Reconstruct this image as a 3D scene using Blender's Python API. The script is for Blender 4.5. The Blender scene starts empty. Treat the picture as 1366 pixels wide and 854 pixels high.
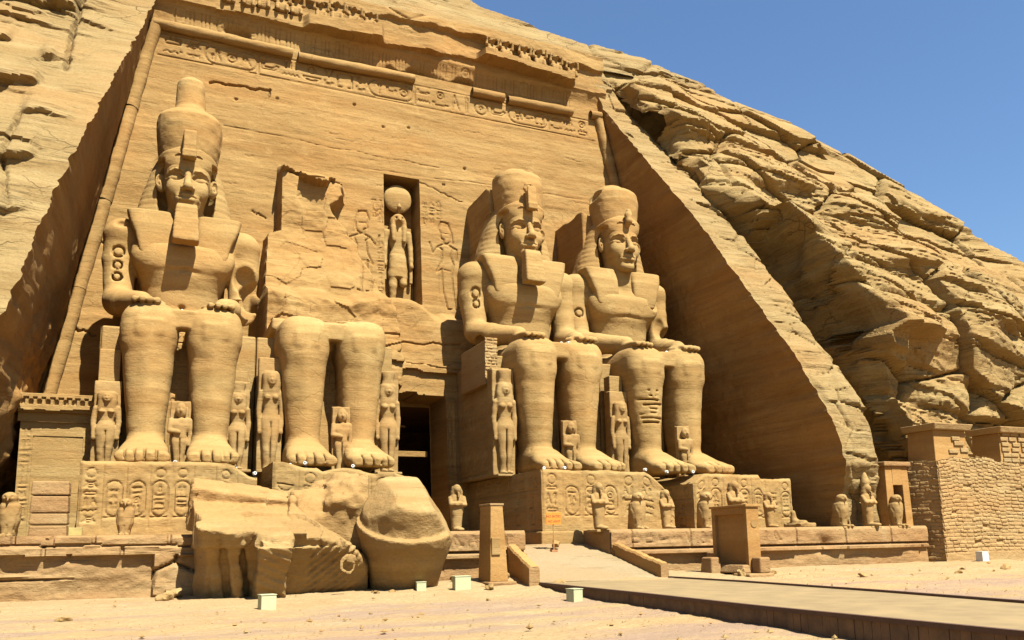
import bpy, math, random
import numpy as np
from mathutils import Matrix, Vector
R = math.radians
scene = bpy.context.scene
COL = scene.collection
random.seed(5)
# ------------------------------------------------------------------ camera, sky, sun, exposure
def basis(yaw, pitch, roll):
    y, p, r = R(yaw), R(pitch), R(roll)
    fw = np.array([math.sin(y)*math.cos(p), math.cos(y)*math.cos(p), math.sin(p)])
    rt = np.array([math.cos(y), -math.sin(y), 0.0]); up = np.cross(rt, fw)
    return rt*math.cos(r)+up*math.sin(r), -rt*math.sin(r)+up*math.cos(r), fw
_r, _u, _w = basis(23.505, 9.289, -1.02)
cam_data = bpy.data.cameras.new('camera')
cam = bpy.data.objects.new('camera', cam_data); COL.objects.link(cam)
cam.matrix_world = Matrix(((_r[0], _u[0], -_w[0], -13.642), (_r[1], _u[1], -_w[1], -46.263), (_r[2], _u[2], -_w[2], 1.944), (0, 0, 0, 1)))
cam_data.sensor_width = 36.0; cam_data.lens = 29.41; cam_data.shift_y = 0.0832
cam_data.clip_start = 0.1; cam_data.clip_end = 5000
scene.camera = cam
SUN_EL, SUN_AZ = 57.0, 15.5        # azimuth measured from the facade's normal towards the right
world = bpy.data.worlds.new('World'); scene.world = world; world.use_nodes = True
nt = world.node_tree; bg = nt.nodes['Background']
sky = nt.nodes.new('ShaderNodeTexSky'); sky.sky_type = 'NISHITA'; sky.sun_disc = False
sky.sun_elevation = R(SUN_EL); sky.sun_rotation = R(180-SUN_AZ)
sky.altitude = 180; sky.air_density = 1.35; sky.dust_density = 0.0; sky.ozone_density = 8.0
nt.links.new(sky.outputs[0], bg.inputs['Color']); bg.inputs['Strength'].default_value = 0.05
sun_data = bpy.data.lights.new('sun', 'SUN'); sun_data.energy = 5.0; sun_data.angle = R(0.5); sun_data.color = (1.0, 1.0, 0.95)
sun = bpy.data.objects.new('sun', sun_data); COL.objects.link(sun)
sd = Vector((math.sin(R(SUN_AZ))*math.cos(R(SUN_EL)), -math.cos(R(SUN_AZ))*math.cos(R(SUN_EL)), math.sin(R(SUN_EL))))
sun.rotation_euler = sd.to_track_quat('Z', 'Y').to_euler()
scene.view_settings.view_transform = 'Standard'; scene.view_settings.look = 'None'
scene.view_settings.exposure = 1.66; scene.view_settings.gamma = 1.0; scene.view_settings.use_curve_mapping = False
scene.render.engine = 'CYCLES'
try:
    scene.cycles.max_bounces = 5; scene.cycles.diffuse_bounces = 3; scene.cycles.use_denoising = True
except Exception: pass

# ------------------------------------------------------------------ noise
def _h(ix, iy, iz, seed):
    h = (ix.astype(np.int64)*374761393 + iy.astype(np.int64)*668265263 + iz.astype(np.int64)*2147483647 + seed*974711) & 0xffffffff
    h = ((h ^ (h >> 13))*1274126177) & 0xffffffff
    h = ((h ^ (h >> 16))*2246822519) & 0xffffffff
    h = h ^ (h >> 15)
    return (h & 0xffff).astype(np.float32)/32767.5-1
def vn3(x, y, z, seed=0):
    x, y, z = np.broadcast_arrays(np.asarray(x, np.float32), np.asarray(y, np.float32), np.asarray(z, np.float32))
    xi, yi, zi = np.floor(x), np.floor(y), np.floor(z)
    fx, fy, fz = x-xi, y-yi, z-zi
    fx, fy, fz = fx*fx*(3-2*fx), fy*fy*(3-2*fy), fz*fz*(3-2*fz)
    r = 0
    for a in (0, 1):
        for b in (0, 1):
            for c in (0, 1):
                r = r + _h(xi+a, yi+b, zi+c, seed)*(fx if a else 1-fx)*(fy if b else 1-fy)*(fz if c else 1-fz)
    return r
def fbm(x, y, z, oct=4, seed=0, gain=.5):
    r, a, s, t = 0, 1.0, 1.0, 0.0
    for o in range(oct):
        r = r + a*vn3(x*s, y*s, z*s, seed+o*17); t += a; a *= gain; s *= 2.03
    return r/t
def worley(u, v, seed=0):
    u = np.asarray(u, np.float32); v = np.asarray(v, np.float32)
    ui, vi = np.floor(u), np.floor(v)
    f1 = np.full(u.shape, 9., np.float32); f2 = f1.copy(); idr = np.zeros(u.shape, np.float32)
    z0 = np.zeros_like(u)
    for a in (-1, 0, 1):
        for b in (-1, 0, 1):
            cx, cy = ui+a, vi+b
            px = cx+.5+.45*_h(cx, cy, z0, seed); py = cy+.5+.45*_h(cx, cy, z0+1, seed)
            d = np.hypot(px-u, py-v); n = d < f1
            f2 = np.where(n, f1, np.minimum(f2, d)); idr = np.where(n, _h(cx, cy, z0+2, seed), idr); f1 = np.where(n, d, f1)
    return f1, f2, idr
def sstep(a, b, x):
    t = np.clip((x-a)/(b-a), 0, 1); return t*t*(3-2*t)

# ------------------------------------------------------------------ objects
def mesh_np(name, V, F, m, parent=None, smooth=True, sharp=0):
    me = bpy.data.meshes.new(name)
    V = np.asarray(V, np.float32).reshape(-1, 3); F = np.asarray(F, np.int32)
    k = F.shape[1]
    me.vertices.add(len(V)); me.vertices.foreach_set('co', V.ravel())
    me.loops.add(F.size); me.loops.foreach_set('vertex_index', F.ravel())
    me.polygons.add(len(F)); me.polygons.foreach_set('loop_start', np.arange(0, F.size, k, dtype=np.int32))
    try: me.polygons.foreach_set('loop_total', np.full(len(F), k, np.int32))
    except Exception: pass
    me.update(calc_edges=True); me.validate()
    me.polygons.foreach_set('use_smooth', np.full(len(me.polygons), bool(smooth)))
    if smooth and sharp: me.set_sharp_from_angle(angle=R(sharp))
    if m: me.materials.append(m)
    o = bpy.data.objects.new(name, me); COL.objects.link(o)
    if parent: o.parent = parent
    return o
def tag(o, label=None, cat=None, group=None, kind=None):
    if label: o['label'] = label
    if cat: o['category'] = cat
    if group: o['group'] = group
    if kind: o['kind'] = kind
    return o
def thing(name, label, cat, loc=(0, 0, 0), rz=0, group=None):
    o = bpy.data.objects.new(name, None); COL.objects.link(o)
    o.location = loc; o.rotation_euler = (0, 0, rz); o.empty_display_size = .2
    return tag(o, label, cat, group)
def dup(o, parent=None):
    c = o.copy(); COL.objects.link(c)
    if parent is not None: c.parent = parent
    for ch in list(o.children): dup(ch, c)
    return c
def grid_faces(nu, nv, flip=False, keep=None):
    i, j = np.meshgrid(np.arange(nu-1), np.arange(nv-1), indexing='ij')
    a = i*nv+j; f = np.stack([a, a+nv, a+nv+1, a+1], -1)
    f = f[keep] if keep is not None else f.reshape(-1, 4)
    return f[:, ::-1] if flip else f
def grid_mesh(name, P, m, parent=None, flip=False, keep=None, smooth=True, sharp=42):
    return mesh_np(name, P.reshape(-1, 3), grid_faces(P.shape[0], P.shape[1], flip, keep), m, parent, smooth, sharp)
class MB:                                   # boxes, bars and lathes collected into ONE mesh
    def __init__(s): s.v = []; s.f = []
    def add(s, V, F):
        n = len(s.v); s.v += [tuple(p) for p in V]; s.f += [tuple(n+i for i in q) for q in F]
    def hexa(s, lo, hi, top=None):          # box, optional top rectangle (x0,x1,y0,y1)
        x0, y0, z0 = lo; x1, y1, z1 = hi; t = top or (x0, x1, y0, y1)
        s.add([(x0, y0, z0), (x1, y0, z0), (x1, y1, z0), (x0, y1, z0), (t[0], t[2], z1), (t[1], t[2], z1), (t[1], t[3], z1), (t[0], t[3], z1)],
              [(3, 2, 1, 0), (4, 5, 6, 7), (0, 1, 5, 4), (1, 2, 6, 5), (2, 3, 7, 6), (3, 0, 4, 7)])
    def tube(s, pts, rad, n=10):
        pts = [Vector(p) for p in pts]; V = []; F = []
        for i, p in enumerate(pts):
            d = (pts[min(i+1, len(pts)-1)]-pts[max(i-1, 0)]).normalized()
            a = d.orthogonal().normalized() if i == 0 else (a-d*a.dot(d)).normalized()
            b = d.cross(a); r = rad[i] if hasattr(rad, '__len__') else rad
            V += [p+(a*math.cos(2*math.pi*k/n)+b*math.sin(2*math.pi*k/n))*r for k in range(n)]
        for i in range(len(pts)-1):
            for k in range(n):
                F.append((i*n+k, i*n+(k+1) % n, (i+1)*n+(k+1) % n, (i+1)*n+k))
        F += [tuple(range(n))[::-1], tuple(range((len(pts)-1)*n, len(pts)*n))]
        s.add(V, F)
    def prism(s, poly, a, b):               # polygon of 3D points swept from offset a to b
        n = len(poly); a = Vector(a); b = Vector(b); V = [Vector(p)+a for p in poly]+[Vector(p)+b for p in poly]
        s.add(V, [tuple(range(n))[::-1], tuple(range(n, 2*n))]+[(i, (i+1) % n, n+(i+1) % n, n+i) for i in range(n)])
    def build(s, name, m, parent=None, bevel=0, smooth=False):
        me = bpy.data.meshes.new(name); me.from_pydata([tuple(p) for p in s.v], [], s.f); me.update()
        if m: me.materials.append(m)
        if smooth: me.polygons.foreach_set('use_smooth', np.ones(len(me.polygons), bool))
        o = bpy.data.objects.new(name, me); COL.objects.link(o)
        if parent: o.parent = parent
        if bevel:
            b = o.modifiers.new('bevel', 'BEVEL'); b.width = bevel; b.segments = 2; b.limit_method = 'ANGLE'
        return o

# ------------------------------------------------------------------ materials
ALB = .50                       # overall sandstone reflectance
def stone(name, base, dark=None, strata=1.0, bump=.5, blot=.25, fine=1.0, rough=.93, pits=.0, grain=.12, hue=.55, vein=.5, crack=.0):
    m = bpy.data.materials.new(name); m.use_nodes = True; t = m.node_tree; N = t.nodes; L = t.links
    bs = N['Principled BSDF']; bs.inputs['Roughness'].default_value = rough
    try: bs.inputs['Specular IOR Level'].default_value = .12
    except Exception: pass
    g = N.new('ShaderNodeNewGeometry')
    def mp(sc):
        q = N.new('ShaderNodeMapping'); q.inputs['Scale'].default_value = sc; L.new(g.outputs['Position'], q.inputs['Vector']); return q.outputs[0]
    def noise(v, sc, det=4, ro=.55):
        n = N.new('ShaderNodeTexNoise'); n.inputs['Scale'].default_value = sc; n.inputs['Detail'].default_value = det; n.inputs['Roughness'].default_value = ro
        L.new(v, n.inputs['Vector']); return n.outputs['Fac']
    def ramp(f, a, b):
        r = N.new('ShaderNodeMapRange'); r.inputs['From Min'].default_value = a; r.inputs['From Max'].default_value = b; L.new(f, r.inputs['Value']); return r.outputs[0]
    def mix(f, a, b, blend='MIX'):
        x = N.new('ShaderNodeMix'); x.data_type = 'RGBA'; x.blend_type = blend
        for s, v in ((0, f), (6, a), (7, b)):
            if isinstance(v, (float, int)): x.inputs[s].default_value = v
            elif isinstance(v, tuple): x.inputs[s].default_value = v+(1,)
            else: L.new(v, x.inputs[s])
        return x.outputs[2]
    WB = (1.0, .965, .83); base = tuple(c*ALB*w for c, w in zip(base, WB)); dark = tuple(c*ALB*w for c, w in zip(dark, WB)) if dark else None
    dark = dark or tuple(c*f for c, f in zip(base, (.72, .64, .55)))
    light = tuple(min(.85, c*f) for c, f in zip(base, (1.16, 1.2, 1.3)))
    s1 = noise(mp((.10, .10, 1.3)), 1.0, 5, .6); s2 = noise(mp((.22, .22, 5.5)), 1.0, 4, .65); s3 = noise(mp((1, 1, 1)), .35, 5, .6); s4 = noise(mp((1, 1, 1.6)), 9, 3, .7)
    c = mix(ramp(s1, .36, .66), dark, base) if strata > 0 else mix(ramp(s3, .35, .7), dark, base)
    f = N.new('ShaderNodeMath'); f.operation = 'MULTIPLY'; L.new(ramp(s2, .5, .75), f.inputs[0]); f.inputs[1].default_value = .55*strata
    c = mix(f.outputs[0], c, light)
    f = N.new('ShaderNodeMath'); f.operation = 'MULTIPLY'; L.new(ramp(s3, .48, .72), f.inputs[0]); f.inputs[1].default_value = blot*2
    c = mix(f.outputs[0], c, dark)
    def band(fac, c0, w):
        s_ = N.new('ShaderNodeMath'); s_.operation = 'SUBTRACT'; L.new(fac, s_.inputs[0]); s_.inputs[1].default_value = c0
        a_ = N.new('ShaderNodeMath'); a_.operation = 'ABSOLUTE'; L.new(s_.outputs[0], a_.inputs[0])
        r_ = N.new('ShaderNodeMapRange'); r_.inputs['From Min'].default_value = 0; r_.inputs['From Max'].default_value = w; r_.inputs['To Min'].default_value = 1; r_.inputs['To Max'].default_value = 0; L.new(a_.outputs[0], r_.inputs['Value']); return r_.outputs[0]
    def mul(a_, b_):
        q = N.new('ShaderNodeMath'); q.operation = 'MULTIPLY'; L.new(a_, q.inputs[0])
        if isinstance(b_, float): q.inputs[1].default_value = b_
        else: L.new(b_, q.inputs[1])
        return q.outputs[0]
    vn = mul(band(noise(mp((.13, .13, 3.6)), 1.0, 3, .55), .5, .016), ramp(noise(mp((1, 1, 2)), .5, 3), .42, .6)); lines = mul(vn, float(vein))
    if crack:
        vo = N.new('ShaderNodeTexVoronoi'); vo.feature = 'DISTANCE_TO_EDGE'; vo.inputs['Scale'].default_value = .42
        ds = N.new('ShaderNodeVectorMath'); ds.operation = 'MULTIPLY_ADD'; nn = N.new('ShaderNodeTexNoise'); nn.inputs['Scale'].default_value = .9; nn.inputs['Detail'].default_value = 5; L.new(mp((1, 1, 1)), nn.inputs['Vector']); L.new(nn.outputs['Color'], ds.inputs[0]); ds.inputs[1].default_value = (1.4, 1.4, .9); L.new(mp((.7, .7, 1.5)), ds.inputs[2]); L.new(ds.outputs[0], vo.inputs['Vector'])
        r_ = N.new('ShaderNodeMapRange'); r_.inputs['From Min'].default_value = 0; r_.inputs['From Max'].default_value = .016; r_.inputs['To Min'].default_value = 1; r_.inputs['To Max'].default_value = 0; L.new(vo.outputs['Distance'], r_.inputs['Value'])
        ck = mul(mul(r_.outputs[0], ramp(noise(mp((1, 1, 1)), .22, 3), .52, .6)), float(crack)); mx = N.new('ShaderNodeMath'); mx.operation = 'MAXIMUM'; L.new(lines, mx.inputs[0]); L.new(ck, mx.inputs[1]); lines = mx.outputs[0]
    c = mix(lines, c, tuple(q*.55 for q in dark))
    pt = ramp(noise(mp((1, 1, 1.2)), 3.2, 2, .5), .70, .76); lines2 = N.new('ShaderNodeMath'); lines2.operation = 'MAXIMUM'; L.new(lines, lines2.inputs[0]); L.new(mul(pt, .5), lines2.inputs[1])
    hv = N.new('ShaderNodeMath'); hv.operation = 'MULTIPLY'; L.new(ramp(noise(mp((.7, .7, 1.6)), .16, 4, .6), .46, .66), hv.inputs[0]); hv.inputs[1].default_value = hue
    c = mix(hv.outputs[0], c, tuple(min(.9, q*w) for q, w in zip(base, (1.04, .84, .70))))
    hv = N.new('ShaderNodeMath'); hv.operation = 'MULTIPLY'; L.new(ramp(noise(mp((1.3, 1.3, .9)), .45, 5, .7), .58, .72), hv.inputs[0]); hv.inputs[1].default_value = hue
    c = mix(hv.outputs[0], c, tuple(min(.9, q*w) for q, w in zip(base, (1.12, 1.18, 1.25))))
    f = N.new('ShaderNodeMapRange'); f.inputs['From Min'].default_value = .25; f.inputs['From Max'].default_value = .75; f.inputs['To Min'].default_value = 1-grain; f.inputs['To Max'].default_value = 1+grain; L.new(s4, f.inputs['Value'])
    cb = N.new('ShaderNodeCombineColor'); [L.new(f.outputs[0], cb.inputs[i]) for i in range(3)]
    c = mix(1.0, c, cb.outputs[0], 'MULTIPLY')
    L.new(c, bs.inputs['Base Color'])
    # bump
    a = N.new('ShaderNodeMath'); a.operation = 'MULTIPLY_ADD'; L.new(noise(mp((.6, .6, 4.5)), 1.0, 6, .7), a.inputs[0]); a.inputs[1].default_value = .62*strata
    L.new(noise(mp((1, 1, 1.5)), 2.6*fine, 8, .68), a.inputs[2])
    a2 = N.new('ShaderNodeMath'); a2.operation = 'MULTIPLY_ADD'; L.new(lines2.outputs[0], a2.inputs[0]); a2.inputs[1].default_value = -.55; L.new(a.outputs[0], a2.inputs[2])
    b = N.new('ShaderNodeBump'); b.inputs['Strength'].default_value = bump; b.inputs['Distance'].default_value = .12; L.new(a2.outputs[0], b.inputs['Height'])
    L.new(b.outputs[0], bs.inputs['Normal'])
    return m
def plain(name, col, rough=.7, metal=0.0, var=.1, sc=6, bump=.1):
    m = bpy.data.materials.new(name); m.use_nodes = True; t = m.node_tree; N = t.nodes; L = t.links; bs = N['Principled BSDF']
    bs.inputs['Roughness'].default_value = rough; bs.inputs['Metallic'].default_value = metal
    g = N.new('ShaderNodeNewGeometry'); n = N.new('ShaderNodeTexNoise'); n.inputs['Scale'].default_value = sc; n.inputs['Detail'].default_value = 5; L.new(g.outputs['Position'], n.inputs['Vector'])
    r = N.new('ShaderNodeValToRGB'); r.color_ramp.elements[0].position = .3; r.color_ramp.elements[1].position = .7
    r.color_ramp.elements[0].color = tuple(c*(1-var*2) for c in col)+(1,); r.color_ramp.elements[1].color = tuple(min(.9, c*(1+var)) for c in col)+(1,)
    L.new(n.outputs['Fac'], r.inputs[0]); L.new(r.outputs[0], bs.inputs['Base Color'])
    b = N.new('ShaderNodeBump'); b.inputs['Strength'].default_value = bump; b.inputs['Distance'].default_value = .03; L.new(n.outputs['Fac'], b.inputs['Height']); L.new(b.outputs[0], bs.inputs['Normal'])
    return m
SAND = (.50, .325, .135)
M = dict(
    facade=stone('facade_sandstone', (.50, .315, .125), strata=1.0, bump=.42, blot=.25, vein=.65, crack=.5),
    statue=stone('statue_sandstone', (.56, .375, .158), strata=.7, bump=.34, blot=.22, vein=.5, crack=.45),
    cliff=stone('cliff_sandstone', (.44, .315, .148), strata=1.0, bump=.95, blot=.22, fine=.8, grain=.16, vein=.6, crack=.8),
    mount=stone('mountain_sandstone', (.46, .325, .145), strata=.8, bump=.95, blot=.3, fine=.7, grain=.18, vein=.5, crack=.8),
    flank=stone('cut_wall_sandstone', (.46, .27, .10), strata=1.0, bump=.45, blot=.35),
    ped=stone('pedestal_sandstone', (.53, .36, .155), strata=.8, bump=.4, blot=.3),
    small=stone('small_figure_sandstone', (.52, .35, .155), strata=.5, bump=.25, blot=.25),
    frag=stone('fragment_sandstone', (.54, .365, .165), strata=.25, bump=.7, blot=.3, vein=.2),
    terr=stone('terrace_sandstone', (.47, .31, .15), dark=(.40, .225, .10), strata=.5, bump=.6, blot=.4),
    mud=stone('mud_plaster', (.60, .36, .14), strata=.15, bump=.35, blot=.4, vein=0, hue=.4),
    brick=stone('mud_brick', (.53, .37, .18), dark=(.47, .29, .125), strata=.4, bump=.6, blot=.3),
    sand=stone('sand_ground', (.545, .405, .228), dark=(.48, .32, .165), vein=0, strata=0, bump=.8, blot=.35, fine=1.3, grain=.2),
)
# ------------------------------------------------------------------ signed distance volumes -> meshes (surface nets)
def smin(a, b, k):
    if k <= 0: return np.minimum(a, b)
    h = np.maximum(k-np.abs(a-b), 0)/k; return np.minimum(a, b)-h*h*k*.25
def smax(a, b, k): return -smin(-a, -b, k)
class Vol:
    def __init__(s, lo, hi, h):
        s.lo = np.array(lo, np.float32); s.h = h
        n = [int(math.ceil((b-a)/h))+1 for a, b in zip(lo, hi)]
        s.ax = [(lo[i]+h*np.arange(n[i])).astype(np.float32) for i in range(3)]
        s.d = np.full(n, 5.0, np.float32)
    def copy(s):
        c = Vol.__new__(Vol); c.lo, c.h, c.ax, c.d = s.lo, s.h, s.ax, s.d.copy(); return c
    def sub(s, lo, hi, pad):
        sl = []
        for i in range(3):
            a = np.searchsorted(s.ax[i], lo[i]-pad); b = np.searchsorted(s.ax[i], hi[i]+pad)
            sl.append(slice(a, max(a, b)))
        X = s.ax[0][sl[0]][:, None, None]; Y = s.ax[1][sl[1]][None, :, None]; Z = s.ax[2][sl[2]][None, None, :]
        return tuple(sl), X, Y, Z
    def op(s, f, lo, hi, k=0., mode='+', pad=None):
        sl, X, Y, Z = s.sub(lo, hi, (pad if pad is not None else max(.35, k+3*s.h)))
        if s.d[sl].size == 0: return s
        v = f(X, Y, Z)
        if mode == '+': s.d[sl] = smin(s.d[sl], v, k)
        elif mode == '-': s.d[sl] = smax(s.d[sl], -v, k)
        elif mode == '&': s.d[sl] = smax(s.d[sl], v, k)
        return s
    def cone(s, a, b, ra, rb, k=.1, mode='+'):
        a = np.array(a, float); b = np.array(b, float); ab = b-a; L = float(ab@ab)+1e-9
        def f(X, Y, Z):
            px, py, pz = X-a[0], Y-a[1], Z-a[2]
            t = np.clip((px*ab[0]+py*ab[1]+pz*ab[2])/L, 0, 1)
            return np.sqrt((px-t*ab[0])**2+(py-t*ab[1])**2+(pz-t*ab[2])**2)-(ra+t*(rb-ra))
        r = max(ra, rb); return s.op(f, np.minimum(a, b)-r, np.maximum(a, b)+r, k, mode)
    def path(s, pts, rads, k=.1, mode='+'):
        for i in range(len(pts)-1): s.cone(pts[i], pts[i+1], rads[i], rads[i+1], k if i == 0 or mode == '+' else k, mode)
        return s
    def ell(s, c, r, k=.1, mode='+', rot=None):
        c = np.array(c, float); r = np.array(r, float); rm = rot.T if rot is not None else np.eye(3)
        def f(X, Y, Z):
            p = (X-c[0], Y-c[1], Z-c[2])
            q = [rm[i, 0]*p[0]+rm[i, 1]*p[1]+rm[i, 2]*p[2] for i in range(3)] if rot is not None else p
            k0 = np.sqrt((q[0]/r[0])**2+(q[1]/r[1])**2+(q[2]/r[2])**2); k1 = np.sqrt((q[0]/r[0]**2)**2+(q[1]/r[1]**2)**2+(q[2]/r[2]**2)**2)+1e-6
            return k0*(k0-1)/k1
        e = np.full(3, r.max()) if rot is not None else r
        return s.op(f, c-e, c+e, k, mode)
    def box(s, c, hf, rd=.05, k=.05, mode='+', rot=None):
        c = np.array(c, float); hf = np.array(hf, float); rm = rot.T if rot is not None else None
        def f(X, Y, Z):
            p = (X-c[0], Y-c[1], Z-c[2])
            q = [rm[i, 0]*p[0]+rm[i, 1]*p[1]+rm[i, 2]*p[2] for i in range(3)] if rm is not None else p
            q = [np.abs(q[i])-(hf[i]-rd) for i in range(3)]
            return np.sqrt(np.maximum(q[0], 0)**2+np.maximum(q[1], 0)**2+np.maximum(q[2], 0)**2)+np.minimum(np.maximum(np.maximum(q[0], q[1]), q[2]), 0)-rd
        e = np.full(3, np.linalg.norm(hf)) if rot is not None else hf
        return s.op(f, c-e, c+e, k, mode)
    def half(s, n, p, k=.05, mode='&', lo=None, hi=None):   # keep the side the normal points away from
        n = np.array(n, float); n /= np.linalg.norm(n); d = float(n@np.array(p, float))
        lo = lo if lo is not None else [a[0] for a in s.ax]; hi = hi if hi is not None else [a[-1] for a in s.ax]
        return s.op(lambda X, Y, Z: X*n[0]+Y*n[1]+Z*n[2]-d, lo, hi, k, mode, 0.01)
    def loft(s, axis, ts, ca, cb, ra, rb, n=2.4, k=.1, mode='+', cap=.1):
        # cross sections along one axis; (a,b) are the other two axes in order
        o = [i for i in range(3) if i != axis]
        full = lambda v: np.full(len(ts), float(v)) if not hasattr(v, '__len__') else np.array(v, float)
        ca, cb, ra, rb = map(full, (ca, cb, ra, rb)); ts = np.array(ts, float)
        def f(X, Y, Z):
            P = [X, Y, Z]; T = P[axis]; A = P[o[0]]; B = P[o[1]]; t1 = T.ravel()
            def it(v):
                # smooth interpolation
                return np.interp(t1, ts, v).astype(np.float32).reshape(T.shape)
            a = np.abs((A-it(ca))/it(ra)); b = np.abs((B-it(cb))/it(rb))
            v = (a**n+b**n)**(1/n); m = np.minimum(it(ra), it(rb))
            q = (v-1)*m
            return smax(q, np.maximum(ts[0]-T, T-ts[-1]), cap)
        lo = np.zeros(3); hi = np.zeros(3); lo[axis] = ts[0]; hi[axis] = ts[-1]
        lo[o[0]] = (ca-ra).min(); hi[o[0]] = (ca+ra).max(); lo[o[1]] = (cb-rb).min(); hi[o[1]] = (cb+rb).max()
        return s.op(f, lo, hi, k, mode)
    def noise(s, amp, sc, seed=0, oct=2):
        rng = np.random.RandomState(seed); sc = np.array(sc if hasattr(sc, '__len__') else [sc]*3, float)
        for o in range(oct):
            N = None; n = s.d.shape
            cn = [int((n[i]*s.h)/sc[i])+3 for i in range(3)]
            g = rng.uniform(-1, 1, cn).astype(np.float32)
            for i in range(3):
                t = np.arange(n[i])*s.h/sc[i]; t0 = np.floor(t).astype(int); fr = (t-t0).astype(np.float32); fr = fr*fr*(3-2*fr)
                sh = [1, 1, 1]; sh[i] = -1; fr = fr.reshape(sh)
                g = np.take(g, t0, axis=i)*(1-fr)+np.take(g, t0+1, axis=i)*fr
            s.d += amp*g; amp *= .5; sc = sc*.45
        return s
    def mesh(s, name, m, parent=None, off=(0, 0, 0), sharp=0):
        d = s.d.copy()
        for i in range(3):                                    # close at the borders
            sl = [slice(None)]*3; sl[i] = 0; d[tuple(sl)] = np.maximum(d[tuple(sl)], .01); sl[i] = -1; d[tuple(sl)] = np.maximum(d[tuple(sl)], .01)
        b = d < 0; n = d.shape
        cnt = sum(b[i:n[0]-1+i, j:n[1]-1+j, k:n[2]-1+k].astype(np.int8) for i in (0, 1) for j in (0, 1) for k in (0, 1))
        act = np.argwhere((cnt > 0) & (cnt < 8)); idx = np.full([q-1 for q in n], -1, np.int32)
        idx[act[:, 0], act[:, 1], act[:, 2]] = np.arange(len(act))
        acc = np.zeros((len(act), 3), np.float32); c = np.zeros(len(act), np.float32)
        for axis in range(3):
            e = np.eye(3, dtype=int)[axis]; oth = [q for q in range(3) if q != axis]
            for u in (0, 1):
                for v in (0, 1):
                    o0 = np.zeros(3, int); o0[oth[0]] = u; o0[oth[1]] = v; o1 = o0+e
                    i0 = act+o0; i1 = act+o1; d0 = d[i0[:, 0], i0[:, 1], i0[:, 2]]; d1 = d[i1[:, 0], i1[:, 1], i1[:, 2]]
                    w = (d0 < 0) != (d1 < 0); t = np.where(w, d0/np.where(w, d0-d1, 1), 0)
                    acc += w[:, None]*(o0+t[:, None]*e); c += w
        V = (act+acc/c[:, None])*s.h+s.lo+np.array(off, np.float32)
        Fs = []
        for axis in range(3):
            p, q = [(1, 2), (2, 0), (0, 1)][axis]
            sl0 = [slice(1, -1)]*3; sl1 = [slice(1, -1)]*3; sl0[axis] = slice(0, -1); sl1[axis] = slice(1, None)
            w = np.argwhere(b[tuple(sl0)] != b[tuple(sl1)]); w = w+np.array([0 if i == axis else 1 for i in range(3)])
            inside = b[w[:, 0], w[:, 1], w[:, 2]]
            ep = np.eye(3, dtype=int)[p]; eq = np.eye(3, dtype=int)[q]
            g = lambda a: idx[a[:, 0], a[:, 1], a[:, 2]]
            f = np.stack([g(w-ep-eq), g(w-eq), g(w), g(w-ep)], 1)
            f[~inside] = f[~inside][:, ::-1]; Fs.append(f)
        F = np.concatenate(Fs); F = F[(F >= 0).all(1)]
        return mesh_np(name, V, F, m, parent, True, sharp)
def rotm(ax, deg):
    return np.array(Matrix.Rotation(R(deg), 3, ax))

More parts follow.
